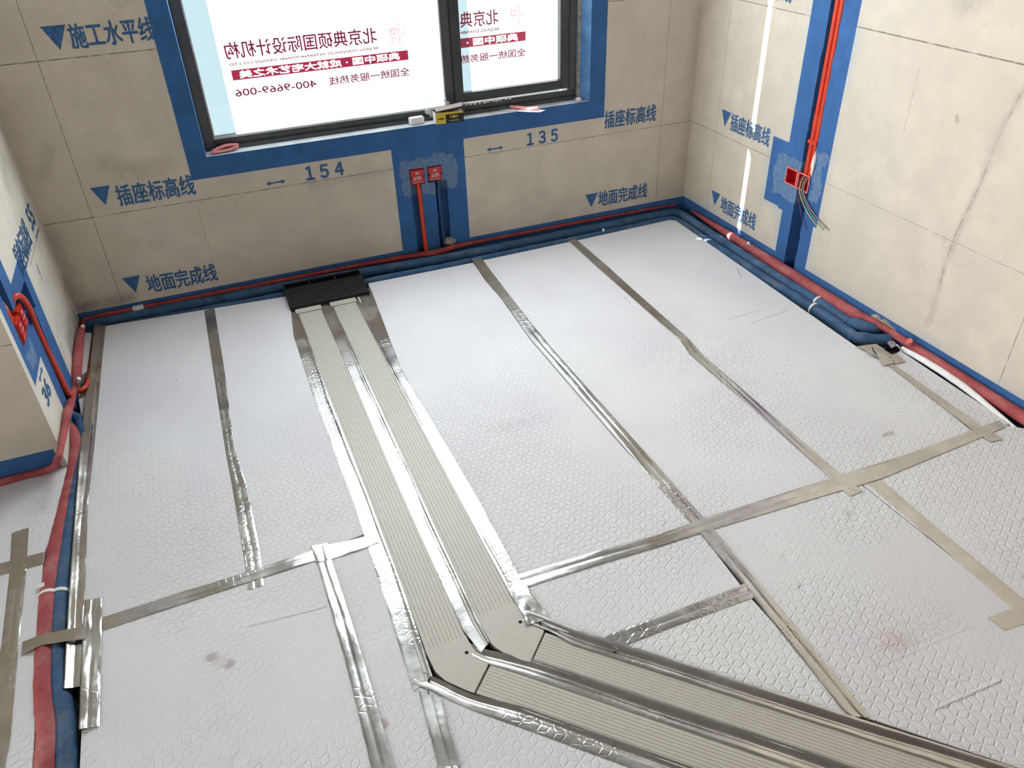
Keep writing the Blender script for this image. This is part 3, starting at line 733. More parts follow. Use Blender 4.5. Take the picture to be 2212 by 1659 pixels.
board([(697, 1205), W3(DX1-0.012, -1.741), W3(DX1-0.012, -2.258), (925, 1500), (972, 1659), W3(-2.23, -2.6), W3(-2.40, -2.6), (830, 1659), (772, 1420)], 'narrow tapering foam board left of the elbows')
board([(927, 1500), W3(-2.168, -2.294), W3(-2.100, -2.362), W3(-1.41, -3.052), W3(-1.40, -3.2), W3(-2.2, -3.2), W3(-2.22, -2.6), (974, 1659)], 'foam board below the diagonal ducts')
# left trough slivers and alcove boards
board([(177, 716), (197, 716), (186, 800), (165, 812)], 'thin foam offcut standing in the left pipe trough', z1=-0.055, mat='foam_cut', name='foam_offcut', group='foam offcuts in the left trough')
board([(166, 850), (190, 838), (184, 900), (172, 890)], 'small foam offcut below the orange conduit loop', z1=-0.062, mat='foam_cut', name='foam_offcut', group='foam offcuts in the left trough')
board([W3(-3.95, -1.06), (0, 1028), (138, 1000), (150, 1020), (135, 1110), (95, 1193), (93, 1215), W3(-3.9, -1.50)], 'foam board at the alcove, nearest the shaded wall')
board([(43, 1233), (92, 1217), (88, 1350), (70, 1659), W3(-3.02, -2.60), W3(-3.16, -2.60), (10, 1560), (22, 1400)], 'narrow foam board edging the pipe trough at bottom left')
board([(41, 1234), (20, 1400), (8, 1560), W3(-3.17, -2.6), W3(-3.8, -2.6), W3(-3.85, -1.51), (0, 1240)], 'foam board of the alcove, cut off by the left picture edge')
board([W3(-2.915, -2.6), (203, 1659), (201, 1560), (213, 1560), (219, 1659), W3(-2.89, -2.6)], 'dusty foam edge strip below the vertical foil tape', z1=-0.066, mat='foam_cut', name='foam_offcut', group='foam offcuts in the left trough')

# embossed word panels pressed into two boards
def word_panel(a, b, c_, body, label):
    """a lower-left, b lower-right, c_ upper-left photo points"""
    A = fl(*a); B = fl(*b); Cc = fl(*c_)
    U = (B-A); V = (Cc-A); wd = U.length; hg = V.length
    mb = MB(); z = ZF+0.0004
    D = B+V
    ring = [(A, B), (B, D), (D, Cc), (Cc, A)]
    vs = []; fs = []
    for p, q in ring:
        d = (q-p).normalized(); n = Vector((-d.y, d.x, 0))*0.0012
        k = len(vs); vs += [Vector((r.x, r.y, z)) for r in (p-n, q-n, q+n, p+n)]; fs.append((k, k+1, k+2, k+3))
    root = mesh_obj('embossed_label', vs, fs, M['foam']); center_origin(root); tag(root, label, 'embossed label', None)
    o = text_on('raised_lettering', body, A+U*0.06+V*0.2+Vector((0, 0, 0.0004)), U, V, wd*0.86, hg*0.6, M['foam'], root, 0.0, Vector((0, 0, 1)), thick=0.0003)
    return root
word_panel((1041, 951), (1190, 905), (1030, 926), '米塑品优', 'faint embossed word panel on the densely embossed board')
word_panel((1896, 1442), (2100, 1352), (1862, 1385), '米塑品优', 'faint embossed word panel on the right foreground board')

# ------------------------------------------------------------------ flat ventilation ducts
def strip_profile_duct(name, p0, p1, width, mat, mark_lines=True, h=0.028, ztop=ZF-0.001):
    """flat duct from p0 to p1 (centre line) with fine raised ribs along its top"""
    p0 = Vector((*p0, 0)); p1 = Vector((*p1, 0)); d = (p1-p0).normalized(); n = Vector((-d.y, d.x, 0))
    prof = [(-width/2, ztop-h), (-width/2, ztop-0.004), (-width/2+0.003, ztop)]
    k = 9
    for i in range(k):
        x = -width/2+0.014+(width-0.028)*i/(k-1)
        prof += [(x-0.0005, ztop), (x, ztop-0.0008), (x+0.0005, ztop)]
    prof += [(width/2-0.003, ztop), (width/2, ztop-0.004), (width/2, ztop-h)]
    vs = []; fs = []
    for e in (p0, p1):
        for a, z in prof: vs.append(e+n*a+Vector((0, 0, z)))
    m_ = len(prof)
    for i in range(m_-1): fs.append((i, i+1, m_+i+1, m_+i))
    fs.append((m_-1, 0, m_, 2*m_-1))
    fs.append(tuple(range(m_-1, -1, -1))); fs.append(tuple(m_+i for i in range(m_)))
    o = mesh_obj(name, vs, fs, mat)
    bm = bmesh.new(); bm.from_mesh(o.data); bmesh.ops.recalc_face_normals(bm, faces=bm.faces); bm.to_mesh(o.data); bm.free()
    o.data.materials.append(M['duct_line'])
    for i in range(m_-1):
        a, z = prof[i]; a2, z2 = prof[i+1]
        if abs(z-z2) > 0.0004 and abs(z-z2) < 0.002 and abs(a-a2) < 0.0012: o.data.polygons[i].material_index = 1
    return center_origin(o)
r2 = math.sqrt(0.5)
c1, c2 = (DX1+DX2)/2, (DX3+DX4)/2
duct_a = strip_profile_duct('flat_duct', (c1, -0.285), (c1, -2.212), DX2-DX1, M['duct']); tag(duct_a, 'left grey ribbed flat duct running straight from the black box', 'duct', 'flat grey ventilation ducts')
duct_b = strip_profile_duct('flat_duct', (c2, -0.285), (c2, -2.165), DX4-DX3, M['duct']); tag(duct_b, 'right grey ribbed flat duct running straight from the black box', 'duct', 'flat grey ventilation ducts')
# diagonal runs: centre lines satisfy x + y = s
def diag(s, x): return (x, s-x)
duct_c = strip_profile_duct('flat_duct', diag(-4.183, -1.8812), diag(-4.183, -0.80), 0.098, M['duct']); tag(duct_c, 'upper diagonal ribbed flat duct leaving at the lower right', 'duct', 'flat grey ventilation ducts')
duct_d = strip_profile_duct('flat_duct', diag(-4.362, -2.0352), diag(-4.362, -1.10), 0.100, M['duct']); tag(duct_d, 'lower diagonal ribbed flat duct at the bottom edge', 'duct', 'flat grey ventilation ducts')
def elbow(poly, hole, label):
    mb = MB().prism(poly, ZF-0.026, ZF+0.0005)
    e = mb.build('duct_elbow', M['duct'], bevel=0.0012, seg=1); tag(e, label, 'duct elbow', 'duct elbows')
    MB().cyl((hole[0], hole[1], ZF), (hole[0], hole[1], ZF+0.0009), 0.0048, 16).build('screw_hole', M['dark'], e)
    return e
h1 = fl(1008, 1410); h2 = fl(1124, 1344)
def diag_pt(s, x): return (x, s-x)
elbow([(DX1, -2.196), (DX2, -2.196), (DX2+0.001, -2.225), (-2.029, -2.253), (-2.006, -2.284), (-2.0035+.0005, -2.288+.0005), (-2.073, -2.359), (-2.090, -2.342), (-2.125, -2.300), (-2.140, -2.265)], h1, 'left duct elbow with one screw hole, turning towards lower right')
elbow([(DX3, -2.150), (DX4, -2.150), (DX4+0.001, -2.178), (-1.876, -2.205), (-1.852, -2.237), (-1.8495, -2.2645), (-1.918, -2.334), (-1.935, -2.320), (-1.970, -2.280), (-1.988, -2.240)], h2, 'right duct elbow with one screw hole, nearer the window side')
# duct end collars at the black box
box = empty('duct_distribution_box', (-1.975, -0.19, -0.09))
tag(box, 'black ribbed plastic air box at the foot of the window wall', 'air box')
bx0, bx1 = -2.166, -1.812
def sheared(v): return v
y_b, y_m, y_f = -0.085, -0.135, -0.262
zt, zb = -0.012, -0.075
mb = MB()
mb.box((bx0, y_b-0.006, -0.095), (bx1, y_b, zt)); mb.box((bx0, y_m-0.004, -0.095), (bx1, y_m, zt))
mb.box((bx0, y_m, -0.095), (bx0+0.006, y_b-0.006, zt)); mb.box((bx1-0.006, y_m, -0.095), (bx1, y_b-0.006, zt))
for t in (1/3, 2/3):
    x = bx0+(bx1-bx0)*t; mb.box((x-0.0025, y_m, -0.095), (x+0.0025, y_b-0.006, zt-0.004))
mb.build('outlet_frame', M['black'], box)
mb = MB(); mb.box((bx0+.002, y_m+.002, -0.097), (bx1-.002, y_b-.004, -0.092)); mb.build('outlet_bottom', M['dark'], box)
mb = MB(); n = 7
prof = [(y_m-0.004, -0.095), (y_m-0.004, zt)]
for i in range(n+1):
    t = i/n; y = y_m-0.004+(y_f-y_m+0.004)*t; z = zt-0.002-0.020*t
    prof += [(y, z), (y-0.010, z-0.0015), (y-0.011, z-0.005), (y-0.014, z-0.005)]
prof += [(y_f-0.016, -0.095)]
vs = [(bx0, a, b) for a, b in prof]+[(bx1, a, b) for a, b in prof]; k = len(prof)
fs = [(i, i+1, k+i+1, k+i) for i in range(k-1)]+[tuple(range(k)), tuple(2*k-1-i for i in range(k))]+[(k-1, 0, k, 2*k-1)]
o = mesh_obj('ribbed_body', vs, fs, M['black']); bm = bmesh.new(); bm.from_mesh(o.data); bmesh.ops.recalc_face_normals(bm, faces=bm.faces); bm.to_mesh(o.data); bm.free(); center_origin(o); child(o, box)
for xa, xb, yy in ((DX1-0.002, DX2+0.002, -0.282), (DX3-0.002, DX4+0.002, -0.282)):
    o = MB().box((xa, yy-0.040, -0.078), (xb, yy+0.001, ZF+0.0035)).build('duct_collar', M['duct'], box, bevel=0.002)
    o['label'] = 'light grey duct collar'

# ------------------------------------------------------------------ aluminium foil tape
NT_ = [0]
GT = 'aluminium foil tapes sealing the foam joints'
def tape(left, right, label, z=None, crease=0.5, wr=1.0, dip=0.0014, dw=0.07, bulge=0.0, lift=0.0, sagfun=None, group=GT, name='foil_tape'):
    """left / right: photo points (px, py) or world (x, y, 0) along both edges, same direction"""
    NT_[0] += 1
    z = (ZF+0.0008+0.0005*(NT_[0] % 6)) if z is None else z
    def poly(pts):
        P = [(fl(*p, z) if len(p) == 2 else Vector((p[0], p[1], z))) for p in pts]
        L = [0]
        for a, b in zip(P, P[1:]): L.append(L[-1]+(b-a).length)
        return P, L
    A, LA = poly(left); B, LB = poly(right)
    n = max(4, int(max(LA[-1], LB[-1])/0.007)); m_ = 12
    def samp(P, L, t):
        d = t*L[-1]
        for i in range(len(L)-1):
            if d <= L[i+1] or i == len(L)-2:
                k = (d-L[i])/max(1e-6, L[i+1]-L[i]); return P[i].lerp(P[i+1], k)
    vs = []; fs = []
    sd = Vector((NT_[0]*3.7, NT_[0]*1.3, 0))
    amp = 0.0008*wr
    for i in range(n+1):
        t = i/n; a = samp(A, LA, t); b = samp(B, LB, t)
        # short pinking at the cut edges
        a = a+(a-b).normalized()*0.0007*noise.noise(a*180); b = b+(b-a).normalized()*0.0007*noise.noise(b*180+sd)
        for j in range(m_+1):
            s = j/m_; p = a.lerp(b, s)
            cw = crease+0.10*noise.noise(p*4+sd)
            dz = -dip*math.exp(-((s-cw)/dw)**2)+lift*(1-s)**2*(0.75+0.4*noise.noise(Vector((t*6, 4.3, 0))+sd))+bulge*math.sin(PI*s)*(0.65+0.5*noise.noise(Vector((t*5, 0.3, 0))+sd))
            dz += amp*noise.noise(Vector((p.x*14, p.y*14, 0))+sd)*0.9+amp*0.55*abs(noise.noise(Vector((p.x*48, p.y*48, 3))+sd))
            dz += amp*0.8*max(0, noise.noise(Vector((p.x*6, p.y*6, 5))+sd))*math.sin(s*PI*5+6*noise.noise(p*9+sd))*0.5
            if j in (0, m_): dz = min(dz, 0)-0.0004
            if sagfun: dz += sagfun(t, s)
            zz = p.z+dz
            if dip < 0.0025: zz = max(zz, ZF+0.0003+0.0004*(NT_[0] % 6))
            vs.append(Vector((p.x, p.y, zz)))
    for i in range(n):
        for j in range(m_):
            k = i*(m_+1)+j; fs.append((k, k+1, k+m_+2, k+m_+1))
    o = mesh_obj(name, vs, fs, M['tape'], None, True)
    bm = bmesh.new(); bm.from_mesh(o.data); bmesh.ops.recalc_face_normals(bm, faces=bm.faces)
    if sum(f.normal.z for f in bm.faces) < 0: bmesh.ops.reverse_faces(bm, faces=bm.faces)
    bm.to_mesh(o.data); bm.free()
    for p in o.data.polygons: p.use_smooth = True
    center_origin(o)
    return tag(o, label, 'foil tape', group)

tape([(203, 703), (190, 820), (178, 905), (163, 1090), (147, 1300), (137, 1492)], [(228, 703), (215, 840), (204, 960), (190, 1090), (184, 1270), (172, 1482)], 'long wrinkled foil tape along the left edge of the floor, over the pipes', wr=2.2, crease=0.6, lift=0.014)
tape([(182, 1300), (176, 1400), (173, 1480), (170, 1582)], [(220, 1291), (219, 1380), (217, 1450), (215, 1568)], 'short crumpled foil tape beside the lower end of the left edge tape', wr=2.6, lift=0.012, bulge=0.003)
tape([(222, 1333), (400, 1276), (520, 1240), (690, 1183), (700, 1181)], [(222, 1361), (400, 1302), (545, 1255), (695, 1207), (704, 1204)], 'foil tape crossing the left boards from side to side', wr=1.2)
tape([(700, 1178), (760, 1166), (815, 1152)], [(706, 1210), (765, 1192), (818, 1172)], 'bright crumpled foil tape end touching the left duct', wr=3.0)
tape([(45, 1380), (90, 1370), (186, 1350)], [(42, 1409), (90, 1393), (186, 1378)], 'short foil tape bridging the red and blue pipes at bottom left', wr=1.4, z=-0.036, dip=0, sagfun=lambda t, s: -0.012*max(0, 1-t/0.30)-0.004*max(0, (t-0.75)/0.25))
tape([(441, 671), (468, 850), (488, 980), (503, 1060), (529, 1220), (535, 1275)], [(463, 664), (485, 800), (505, 960), (533, 1050), (560, 1180), (570, 1264)], 'first foil tape from the window wall, left of the ducts', wr=1.3)
tape([(627, 656), W3(-2.190, -0.5), W3(-2.196, -1.0), W3(-2.188, -1.6), W3(-2.196, -2.0), W3(-2.205, -2.30)], [W3(DX1+0.006, -0.262), W3(DX1+0.008, -0.5), W3(DX1+0.004, -1.0), W3(DX1+0.006, -1.6), W3(DX1+0.004, -2.0), W3(DX1-0.004, -2.275)], 'foil tape sealing the left side of the left duct', wr=0.5, dip=0.003, crease=0.75)
tape([W3(DX2-0.004, -0.262), W3(DX2-0.004, -1.0), W3(DX2-0.006, -1.6), W3(DX2-0.002, -2.18), W3(-2.020, -2.262)], [W3(DX3+0.008, -0.262), W3(DX3+0.006, -1.0), W3(DX3+0.004, -1.6), W3(DX3+0.002, -2.15), W3(-1.990, -2.240)], 'straight foil tape in the gap between the two ducts', wr=0.4, dip=0.004, crease=0.8)
tape([W3(DX4-0.006, -0.262), W3(DX4-0.006, -0.7), W3(DX4-0.006, -1.3), W3(DX4-0.002, -2.0), W3(DX4-0.002, -2.15), W3(DX4+0.006, -2.205)], [(800, 621), (868, 800), (936, 913), (1039, 1089), (1119, 1239), (1140, 1268)], 'foil tape sealing the right side of the right duct', wr=1.0, dip=0.003, crease=0.24)
# round the elbow and along the diagonal
def dl(s, *xs): return [W3(x, s-x) for x in xs]
tape([(1119, 1244), (1140, 1268), (1168, 1310), (1188, 1335)], [(1090, 1258), (1106, 1288), (1128, 1325), (1136, 1352)], 'crumpled foil tape rounding the outer side of the right elbow', wr=4.0)
tape([(1130, 1340), (1190, 1365)]+dl(-4.131, -1.80, -1.60, -1.40, -1.2, -0.95), [(1138, 1318), (1200, 1342)]+dl(-4.068, -1.755, -1.57, -1.38, -1.15, -0.90), 'foil tape along the upper edge of the upper diagonal duct', wr=0.8, dip=0.007, dw=0.2, crease=0.5)
tape([(1010, 1386), (1040, 1400)]+dl(-4.238, -1.90, -1.70, -1.5, -1.2, -0.95), [(1022, 1420), (1048, 1432)]+dl(-4.308, -1.95, -1.75, -1.55, -1.25, -1.0), 'foil tape between the two diagonal ducts', wr=0.8, dip=0.008, dw=0.22, crease=0.42)
tape([(905, 1448), (940, 1462), (985, 1484), (1022, 1500)]+dl(-4.420, -1.98, -1.8, -1.6, -1.3), [(889, 1478), (930, 1492), (985, 1520), (1030, 1538)]+dl(-4.492, -2.02, -1.85, -1.65, -1.35), 'foil tape along the lower edge of the lower diagonal duct', wr=1.2, dip=0.006, dw=0.18, crease=0.3)
tape([(1016, 559), (1048, 605), (1100, 665), (1138, 715), (1166, 750), (1342, 953), (1389, 1013), (1490, 1127), (1512, 1153), (1605, 1261), (1632, 1296), (1817, 1530), (1838, 1548)], [(1040, 557), (1072, 600), (1122, 665), (1162, 715), (1190, 750), (1370, 950), (1416, 1000), (1520, 1119), (1548, 1150), (1633, 1248), (1662, 1286), (1868, 1535), (1880, 1549)], 'longest foil tape, from the window wall past the cross joint to the diagonal duct', wr=0.8)
tape([(1228, 520), (1300, 585), (1340, 620), (1470, 735), (1490, 765), (1619, 875), (1794, 1033), (1836, 1072)], [(1244, 516), (1318, 580), (1362, 620), (1492, 735), (1513, 762), (1640, 872), (1819, 1027), (1864, 1060)], 'second long foil tape from the window wall, ending past the cross joint', wr=0.5)
tape([(1118, 1241), (1300, 1187), (1421, 1155), (1520, 1119), (1794, 1033), (1900, 1002), (2108, 927), (2158, 908)], [(1130, 1270), (1300, 1217), (1421, 1181), (1539, 1143), (1800, 1064), (1900, 1035), (2123, 943), (2172, 922)], 'long foil tape crossing the right boards towards the right wall', wr=0.9)
tape([(1867, 763), (1905, 778), (2103, 930), (2140, 954)], [(1915, 777), (1936, 790), (2122, 922), (2168, 948)], 'thin foil tape beside the narrow strip at the right wall', wr=0.6)
tape([(1838, 1050), (1867, 1037), (1995, 1150), (2182, 1309), (2260, 1375)], [(1880, 1040), (1896, 1030), (2037, 1150), (2212, 1294), (2290, 1360)], 'foil tape in the right foreground running off the right edge', wr=0.6)
tape([(2135, 1334), (2182, 1315), (2240, 1292)], [(2171, 1362), (2200, 1352), (2260, 1330)], 'short foil tape tab at the right picture edge', wr=2.0)
tape([(1306, 1374), (1450, 1322), (1595, 1266), (1612, 1258)], [(1330, 1402), (1450, 1355), (1612, 1296), (1630, 1290)], 'foil tape forming the top side of the triangular board', wr=1.6)
tape([(684, 1212), (715, 1320), (752, 1451), (803, 1659), W3(-2.435, -2.5)], [(714, 1203), (752, 1320), (790, 1441), (853, 1659), W3(-2.375, -2.5)], 'foil tape in the foreground, left of the short dark one', wr=1.3)
tape([(672, 1180), (678, 1200), (683, 1216)], [(707, 1172), (712, 1190), (716, 1207)], 'small square foil tape tab on the left cross tape', wr=3.0)
tape([(904, 1492), (925, 1570), (948, 1659), W3(-2.262, -2.5)], [(951, 1508), (970, 1580), (996, 1659), W3(-2.20, -2.5)], 'short dark foil tape below the left elbow, running off the bottom', wr=2.0)
tape([(25, 1152), (20, 1240), (2, 1400), W3(-3.20, -2.5)], [(62, 1140), (57, 1230), (40, 1400), (22, 1600), W3(-3.11, -2.5)], 'foil tape on the alcove boards running towards the bottom left', wr=1.6, bulge=0.004)
tape([W3(-3.6, -1.46), (0, 1217), (95, 1192)], [W3(-3.6, -1.52), (0, 1243), (92, 1219)], 'foil tape crossing the alcove boards', wr=1.0)
# crumpled tape patches at the blue pipe ends
for pts, lab in ((([(1850, 748), (1890, 742)], [(1905, 775), (1932, 768)]), 'grey foil tape scrap where the blue pipes dive under the red pipe'),
                 (([(1880, 745), (1915, 760)], [(1908, 790), (1935, 783)]), 'dark crinkled foil tape scrap over the corner of the narrow strip'),
                 (([(1920, 768), (1934, 762)], [(1934, 786), (1956, 780)]), 'square grey foil tape scrap on the narrow strip')):
    tape(pts[0], pts[1], lab, wr=5, z=ZF+0.005, group='foil tape scraps by the right wall')
tape([(1915, 740), (1925, 733), (1945, 755)], [(1925, 752), (1940, 745), (1957, 760)], 'silver foil tape wad beside the pink fixing on the right-hand red pipe', wr=6, z=ZF+0.012, group='foil tape scraps by the right wall')

# ------------------------------------------------------------------ pipes and conduits
def V3(px, py, z): return tuple(fl(px, py, z))
def WX(px, py, off=0.014): return tuple(at(px, py, 0, XL+off))
# back wall: foam gap has two blue insulated pipes stacked against the wall, one thin red conduit on top
pb1 = tube('insulated_pipe', [(-3.000, -0.055, -0.078), (-2.8, -0.062, -0.076), (-2.3, -0.070, -0.078), (-1.9, -0.10, -0.078), (-1.4, -0.118, -0.076), (-0.9, -0.115, -0.076), (-0.45, -0.112, -0.074), (-0.20, -0.108, -0.072),
    (-0.135, -0.125, -0.072), (-0.122, -0.20, -0.073), (-0.122, -0.5, -0.075), (-0.118, -0.9, -0.075), (-0.108, -1.2, -0.074), (-0.115, -1.40, -0.073), (-0.120, -1.46, -0.073)], [0.0235]*14+[0.025], M['pipe_blue'], wob=0.10, seed=2)
tag(pb1, 'blue insulated pipe next to the foam boards, bending at the far corner', 'pipe', 'blue insulated pipes round the far corner')
pb2 = tube('insulated_pipe', [(-3.005, -0.020, -0.050), (-2.6, -0.026, -0.050), (-2.0, -0.032, -0.052), (-1.4, -0.062, -0.055), (-0.9, -0.060, -0.056), (-0.45, -0.058, -0.056), (-0.15, -0.060, -0.056),
    (-0.085, -0.085, -0.056), (-0.072, -0.16, -0.060), (-0.073, -0.5, -0.062), (-0.072, -0.9, -0.064), (-0.066, -1.15, -0.064), (-0.066, -1.30, -0.066), (-0.068, -1.36, -0.068)], 0.0240, M['pipe_blue'], wob=0.10, seed=9)
tag(pb2, 'blue insulated pipe nearer the walls, bending at the far corner', 'pipe', 'blue insulated pipes round the far corner')
def ring(parent, c, d, r, w_=0.010, mat='white', name='cable_tie'):
    c = Vector(c); d = Vector(d).normalized()
    return MB().cyl(c-d*w_/2, c+d*w_/2, r, 20).build(name, M[mat], parent, smooth=False)
ring(pb1, (-0.106, -1.19, -0.074), (0, 1, 0), 0.0262); ring(pb2, (-0.066, -1.165, -0.064), (0, 1, 0), 0.0262)
MB().cyl((-0.55, -0.118, -0.052), (-0.55, -0.118, -0.040), 0.006, 10).build('pipe_clip', M['white'], pb1)
# pipe ends turned into the wall
pe1 = tube('insulated_pipe', [(-0.121, -1.455, -0.070), (-0.113, -1.485, -0.064), (-0.085, -1.510, -0.060), (-0.045, -1.530, -0.062), (-0.012, -1.545, -0.070)], [0.0235, 0.029, 0.024, 0.029, 0.025], M['pipe_blue'], wob=0.16, seed=4)
tag(pe1, 'blue insulated pipe end turning under the red pipe, nearer the foil scraps', 'pipe', 'turned blue pipe ends')
pe2 = tube('insulated_pipe', [(-0.068, -1.365, -0.064), (-0.066, -1.395, -0.058), (-0.050, -1.425, -0.056), (-0.028, -1.445, -0.060), (-0.004, -1.455, -0.068)], [0.024, 0.028, 0.024, 0.027, 0.023], M['pipe_blue'], wob=0.16, seed=5)
tag(pe2, 'blue insulated pipe end turning under the red pipe, nearer the wall', 'pipe', 'turned blue pipe ends')
# red conduit along the window wall, turning the left corner
rc = tube('red_conduit', [(XL+0.020, -0.115, -0.024), (XL+0.016, -0.06, -0.026), (XL+0.018, -0.022, -0.028), (XL+0.05, -0.012, -0.025), (-2.8, -0.012, -0.024), (-2.3, -0.012, -0.025), (-1.9, -0.013, -0.026), (-1.6, -0.018, -0.026),
    (-1.42, -0.040, -0.024), (-1.32, -0.030, -0.018), (-1.2, -0.014, -0.024), (-0.9, -0.012, -0.026), (-0.5, -0.012, -0.028), (-0.2, -0.012, -0.032), (-0.05, -0.014, -0.036)], [0.010]*7+[0.012, 0.015, 0.012, 0.009, 0.008, 0.008, 0.007, 0.006], M['red_old'], wob=0.05)
tag(rc, 'thin dusty red conduit along the foot of the window wall', 'conduit')
MB().box((-2.80, -0.026, -0.040), (-2.755, -0.004, -0.012)).build('wall_clip', M['white'], rc, bevel=0.002)
# thick red insulated pipe, right wall
rp = tube('red_insulated_pipe', [(-0.012, -0.10, -0.045), (-0.016, -0.20, -0.043), (-0.022, -0.45, -0.043), (-0.024, -0.75, -0.046), (-0.024, -1.0, -0.050), (-0.026, -1.2, -0.052), (-0.024, -1.34, -0.050), (-0.016, -1.42, -0.038), (-0.016, -1.50, -0.034), (-0.018, -1.60, -0.036),
    (-0.022, -1.72, -0.038), (-0.022, -2.0, -0.042), (-0.022, -2.4, -0.044)], [0.006, 0.010, 0.019, 0.026, 0.029, 0.030, 0.030, 0.014, 0.012, 0.016, 0.021, 0.022, 0.023], M['pipe_red'], wob=0.05, seed=3)
tag(rp, 'thick red insulated pipe along the foot of the right wall', 'pipe')
MB().cyl((-0.030, -0.63, -0.024), (-0.042, -0.63, -0.010), 0.007, 10).build('pipe_plug', M['white'], rp)
o = MB().cyl((-0.030, -1.625, -0.020), (-0.042, -1.635, -0.004), 0.014, 10, 0.010).build('pipe_fixing', M['redlight'], rp)
# white membrane edge beside the narrow strip
ms = tube('foam_liner', [(-0.052, -1.62, -0.045), (-0.050, -1.75, -0.040), (-0.052, -1.9, -0.043), (-0.068, -2.05, -0.050), (-0.080, -2.16, -0.055)], [0.010, 0.012, 0.012, 0.009, 0.004], M['foam_cut'], wob=0.1)
tag(ms, 'white foam liner curled between red pipe and narrow strip', 'liner')
# left trough
lr = tube('red_insulated_pipe', [(XL+0.018, -0.10, -0.022), (XL+0.018, -0.20, -0.006), (XL+0.017, -0.38, -0.006), (XL+0.016, -0.50, -0.012), V3(158, 850, -0.03), WX(147, 888), WX(139, 930), WX(131, 969), WX(124, 990), (XL-0.06, YP-0.014, -0.036), (XL-0.3, YP-0.014, -0.040), (XL-0.9, YP-0.014, -0.040)],
    [0.011, 0.017, 0.018, 0.017, 0.013, 0.015, 0.011, 0.010, 0.011, 0.012, 0.015, 0.015], M['pipe_red'], wob=0.06, seed=6)
tag(lr, 'dull red insulated pipe in the left trough, turning round the pier corner', 'pipe')
for p in ((XL+0.024, -0.130, -0.006), (XL+0.026, -0.56, -0.006)):
    MB().cyl(p, (p[0]+0.006, p[1]-0.004, p[2]+0.010), 0.010, 10, 0.007).build('pipe_plug', M['white'], lr)
oc = tube('orange_conduit', [(XL-0.020, -0.830, 0.452), (XL+0.006, -0.80, 0.470), (XL+0.012, -0.765, 0.440), (XL+0.010, -0.735, 0.39), (XL+0.004, -0.715, 0.32), (XL+0.004, -0.708, 0.22), (XL+0.006, -0.700, 0.10), (XL+0.008, -0.690, 0.02), V3(158, 846, -0.035), V3(172, 845, -0.035), V3(186, 834, -0.035), V3(190, 822, -0.045)],
    [0.010, 0.010, 0.010, 0.010, 0.010, 0.010, 0.010, 0.010, 0.009, 0.009, 0.008, 0.007], M['orange'])
tag(oc, 'bright orange conduit looping down the pier wall into the trough', 'conduit')
tr = tube('red_conduit', [V3(190, 822, -0.045), V3(193, 800, -0.06), V3(200, 750, -0.07), V3(204, 722, -0.075)], [0.008, 0.008, 0.006, 0.005], M['red_old'])
tag(tr, 'thin dark red conduit between foam offcut and left edge tape', 'conduit')
lb = tube('insulated_pipe', [V3(124, 887, -0.060), V3(150, 897, -0.060), V3(170, 908, -0.062), V3(181, 935, -0.066), V3(177, 1000, -0.07), V3(160, 1080, -0.07), V3(146, 1180, -0.07), V3(133, 1290, -0.068), V3(128, 1400, -0.068), V3(131, 1500, -0.066), V3(142, 1600, -0.066), (-2.965, -2.30, -0.068), (-2.950, -2.6, -0.07)], [0.020]*3+[0.025]*10, M['pipe_blue'], wob=0.06, seed=11)
tag(lb, 'blue insulated pipe in the left foreground trough', 'pipe')
lrd = tube('red_insulated_pipe', [V3(140, 916, -0.060), V3(155, 932, -0.057), V3(165, 952, -0.057), V3(167, 972, -0.060), V3(158, 1020, -0.066), V3(143, 1092, -0.066), V3(124, 1180, -0.066), V3(108, 1290, -0.066), V3(100, 1400, -0.066), V3(98, 1500, -0.064), V3(106, 1600, -0.064), (-3.010, -2.30, -0.066), (-3.000, -2.6, -0.068)], [0.020, 0.022, 0.023, 0.023, 0.022, 0.024, 0.026, 0.027, 0.027, 0.027, 0.027, 0.027, 0.027], M['pipe_red'], wob=0.06, seed=12)
tag(lrd, 'thick crimson insulated pipe in the left foreground trough', 'pipe')
def tie(parent, px, py, z, r, d=(0.1, 1, 0)): ring(parent, V3(px, py, z), d, r)
tie(lrd, 108, 1290, -0.066, 0.0290); tie(lb, 133, 1286, -0.068, 0.0280); tie(lb, 157, 901, -0.061, 0.0230, (1, -0.1, 0))
MB().box((-3.062, -1.585, -0.052), (-3.045, -1.570, -0.040)).build('tie_end', M['white'], lrd)
# broken mortar at the chased hole under the pier and at the right wall
def rubble(name, c, sx, sy, sz, label, mat='mortar', seed=0, cat='mortar patch'):
    bm = bmesh.new(); bmesh.ops.create_icosphere(bm, subdivisions=4, radius=1.0)
    for v in bm.verts:
        k = 1+0.35*noise.noise(v.co*2.2+Vector((seed, 0, 0)))+0.18*noise.noise(v.co*6+Vector((0, seed, 0)))
        v.co = Vector((v.co.x*sx*k, v.co.y*sy*k, v.co.z*sz*k))+Vector(c)
    me = bpy.data.meshes.new(name); bm.to_mesh(me); bm.free(); me.materials.append(M[mat])
    o = bpy.data.objects.new(name, me); COL.objects.link(o); center_origin(o)
    return tag(o, label, cat)
bm = bmesh.new()
pts = [(-1.395, -0.045), (-1.400, -0.022), (-1.425, -0.006), (-1.445, -0.010), (-1.452, -0.018), (-1.470, -0.004), (-1.492, -0.012), (-1.505, -0.016), (-1.520, -0.018), (-1.540, -0.030), (-1.560, -0.040), (-1.572, -0.055)]
vv = [bm.verts.new((-0.0045-0.0025*abs(noise.noise(Vector((a*60, b*60, 0)))), a, b)) for a, b in pts]+[bm.verts.new((-0.001, -1.575, -0.060)), bm.verts.new((-0.001, -1.390, -0.060))]
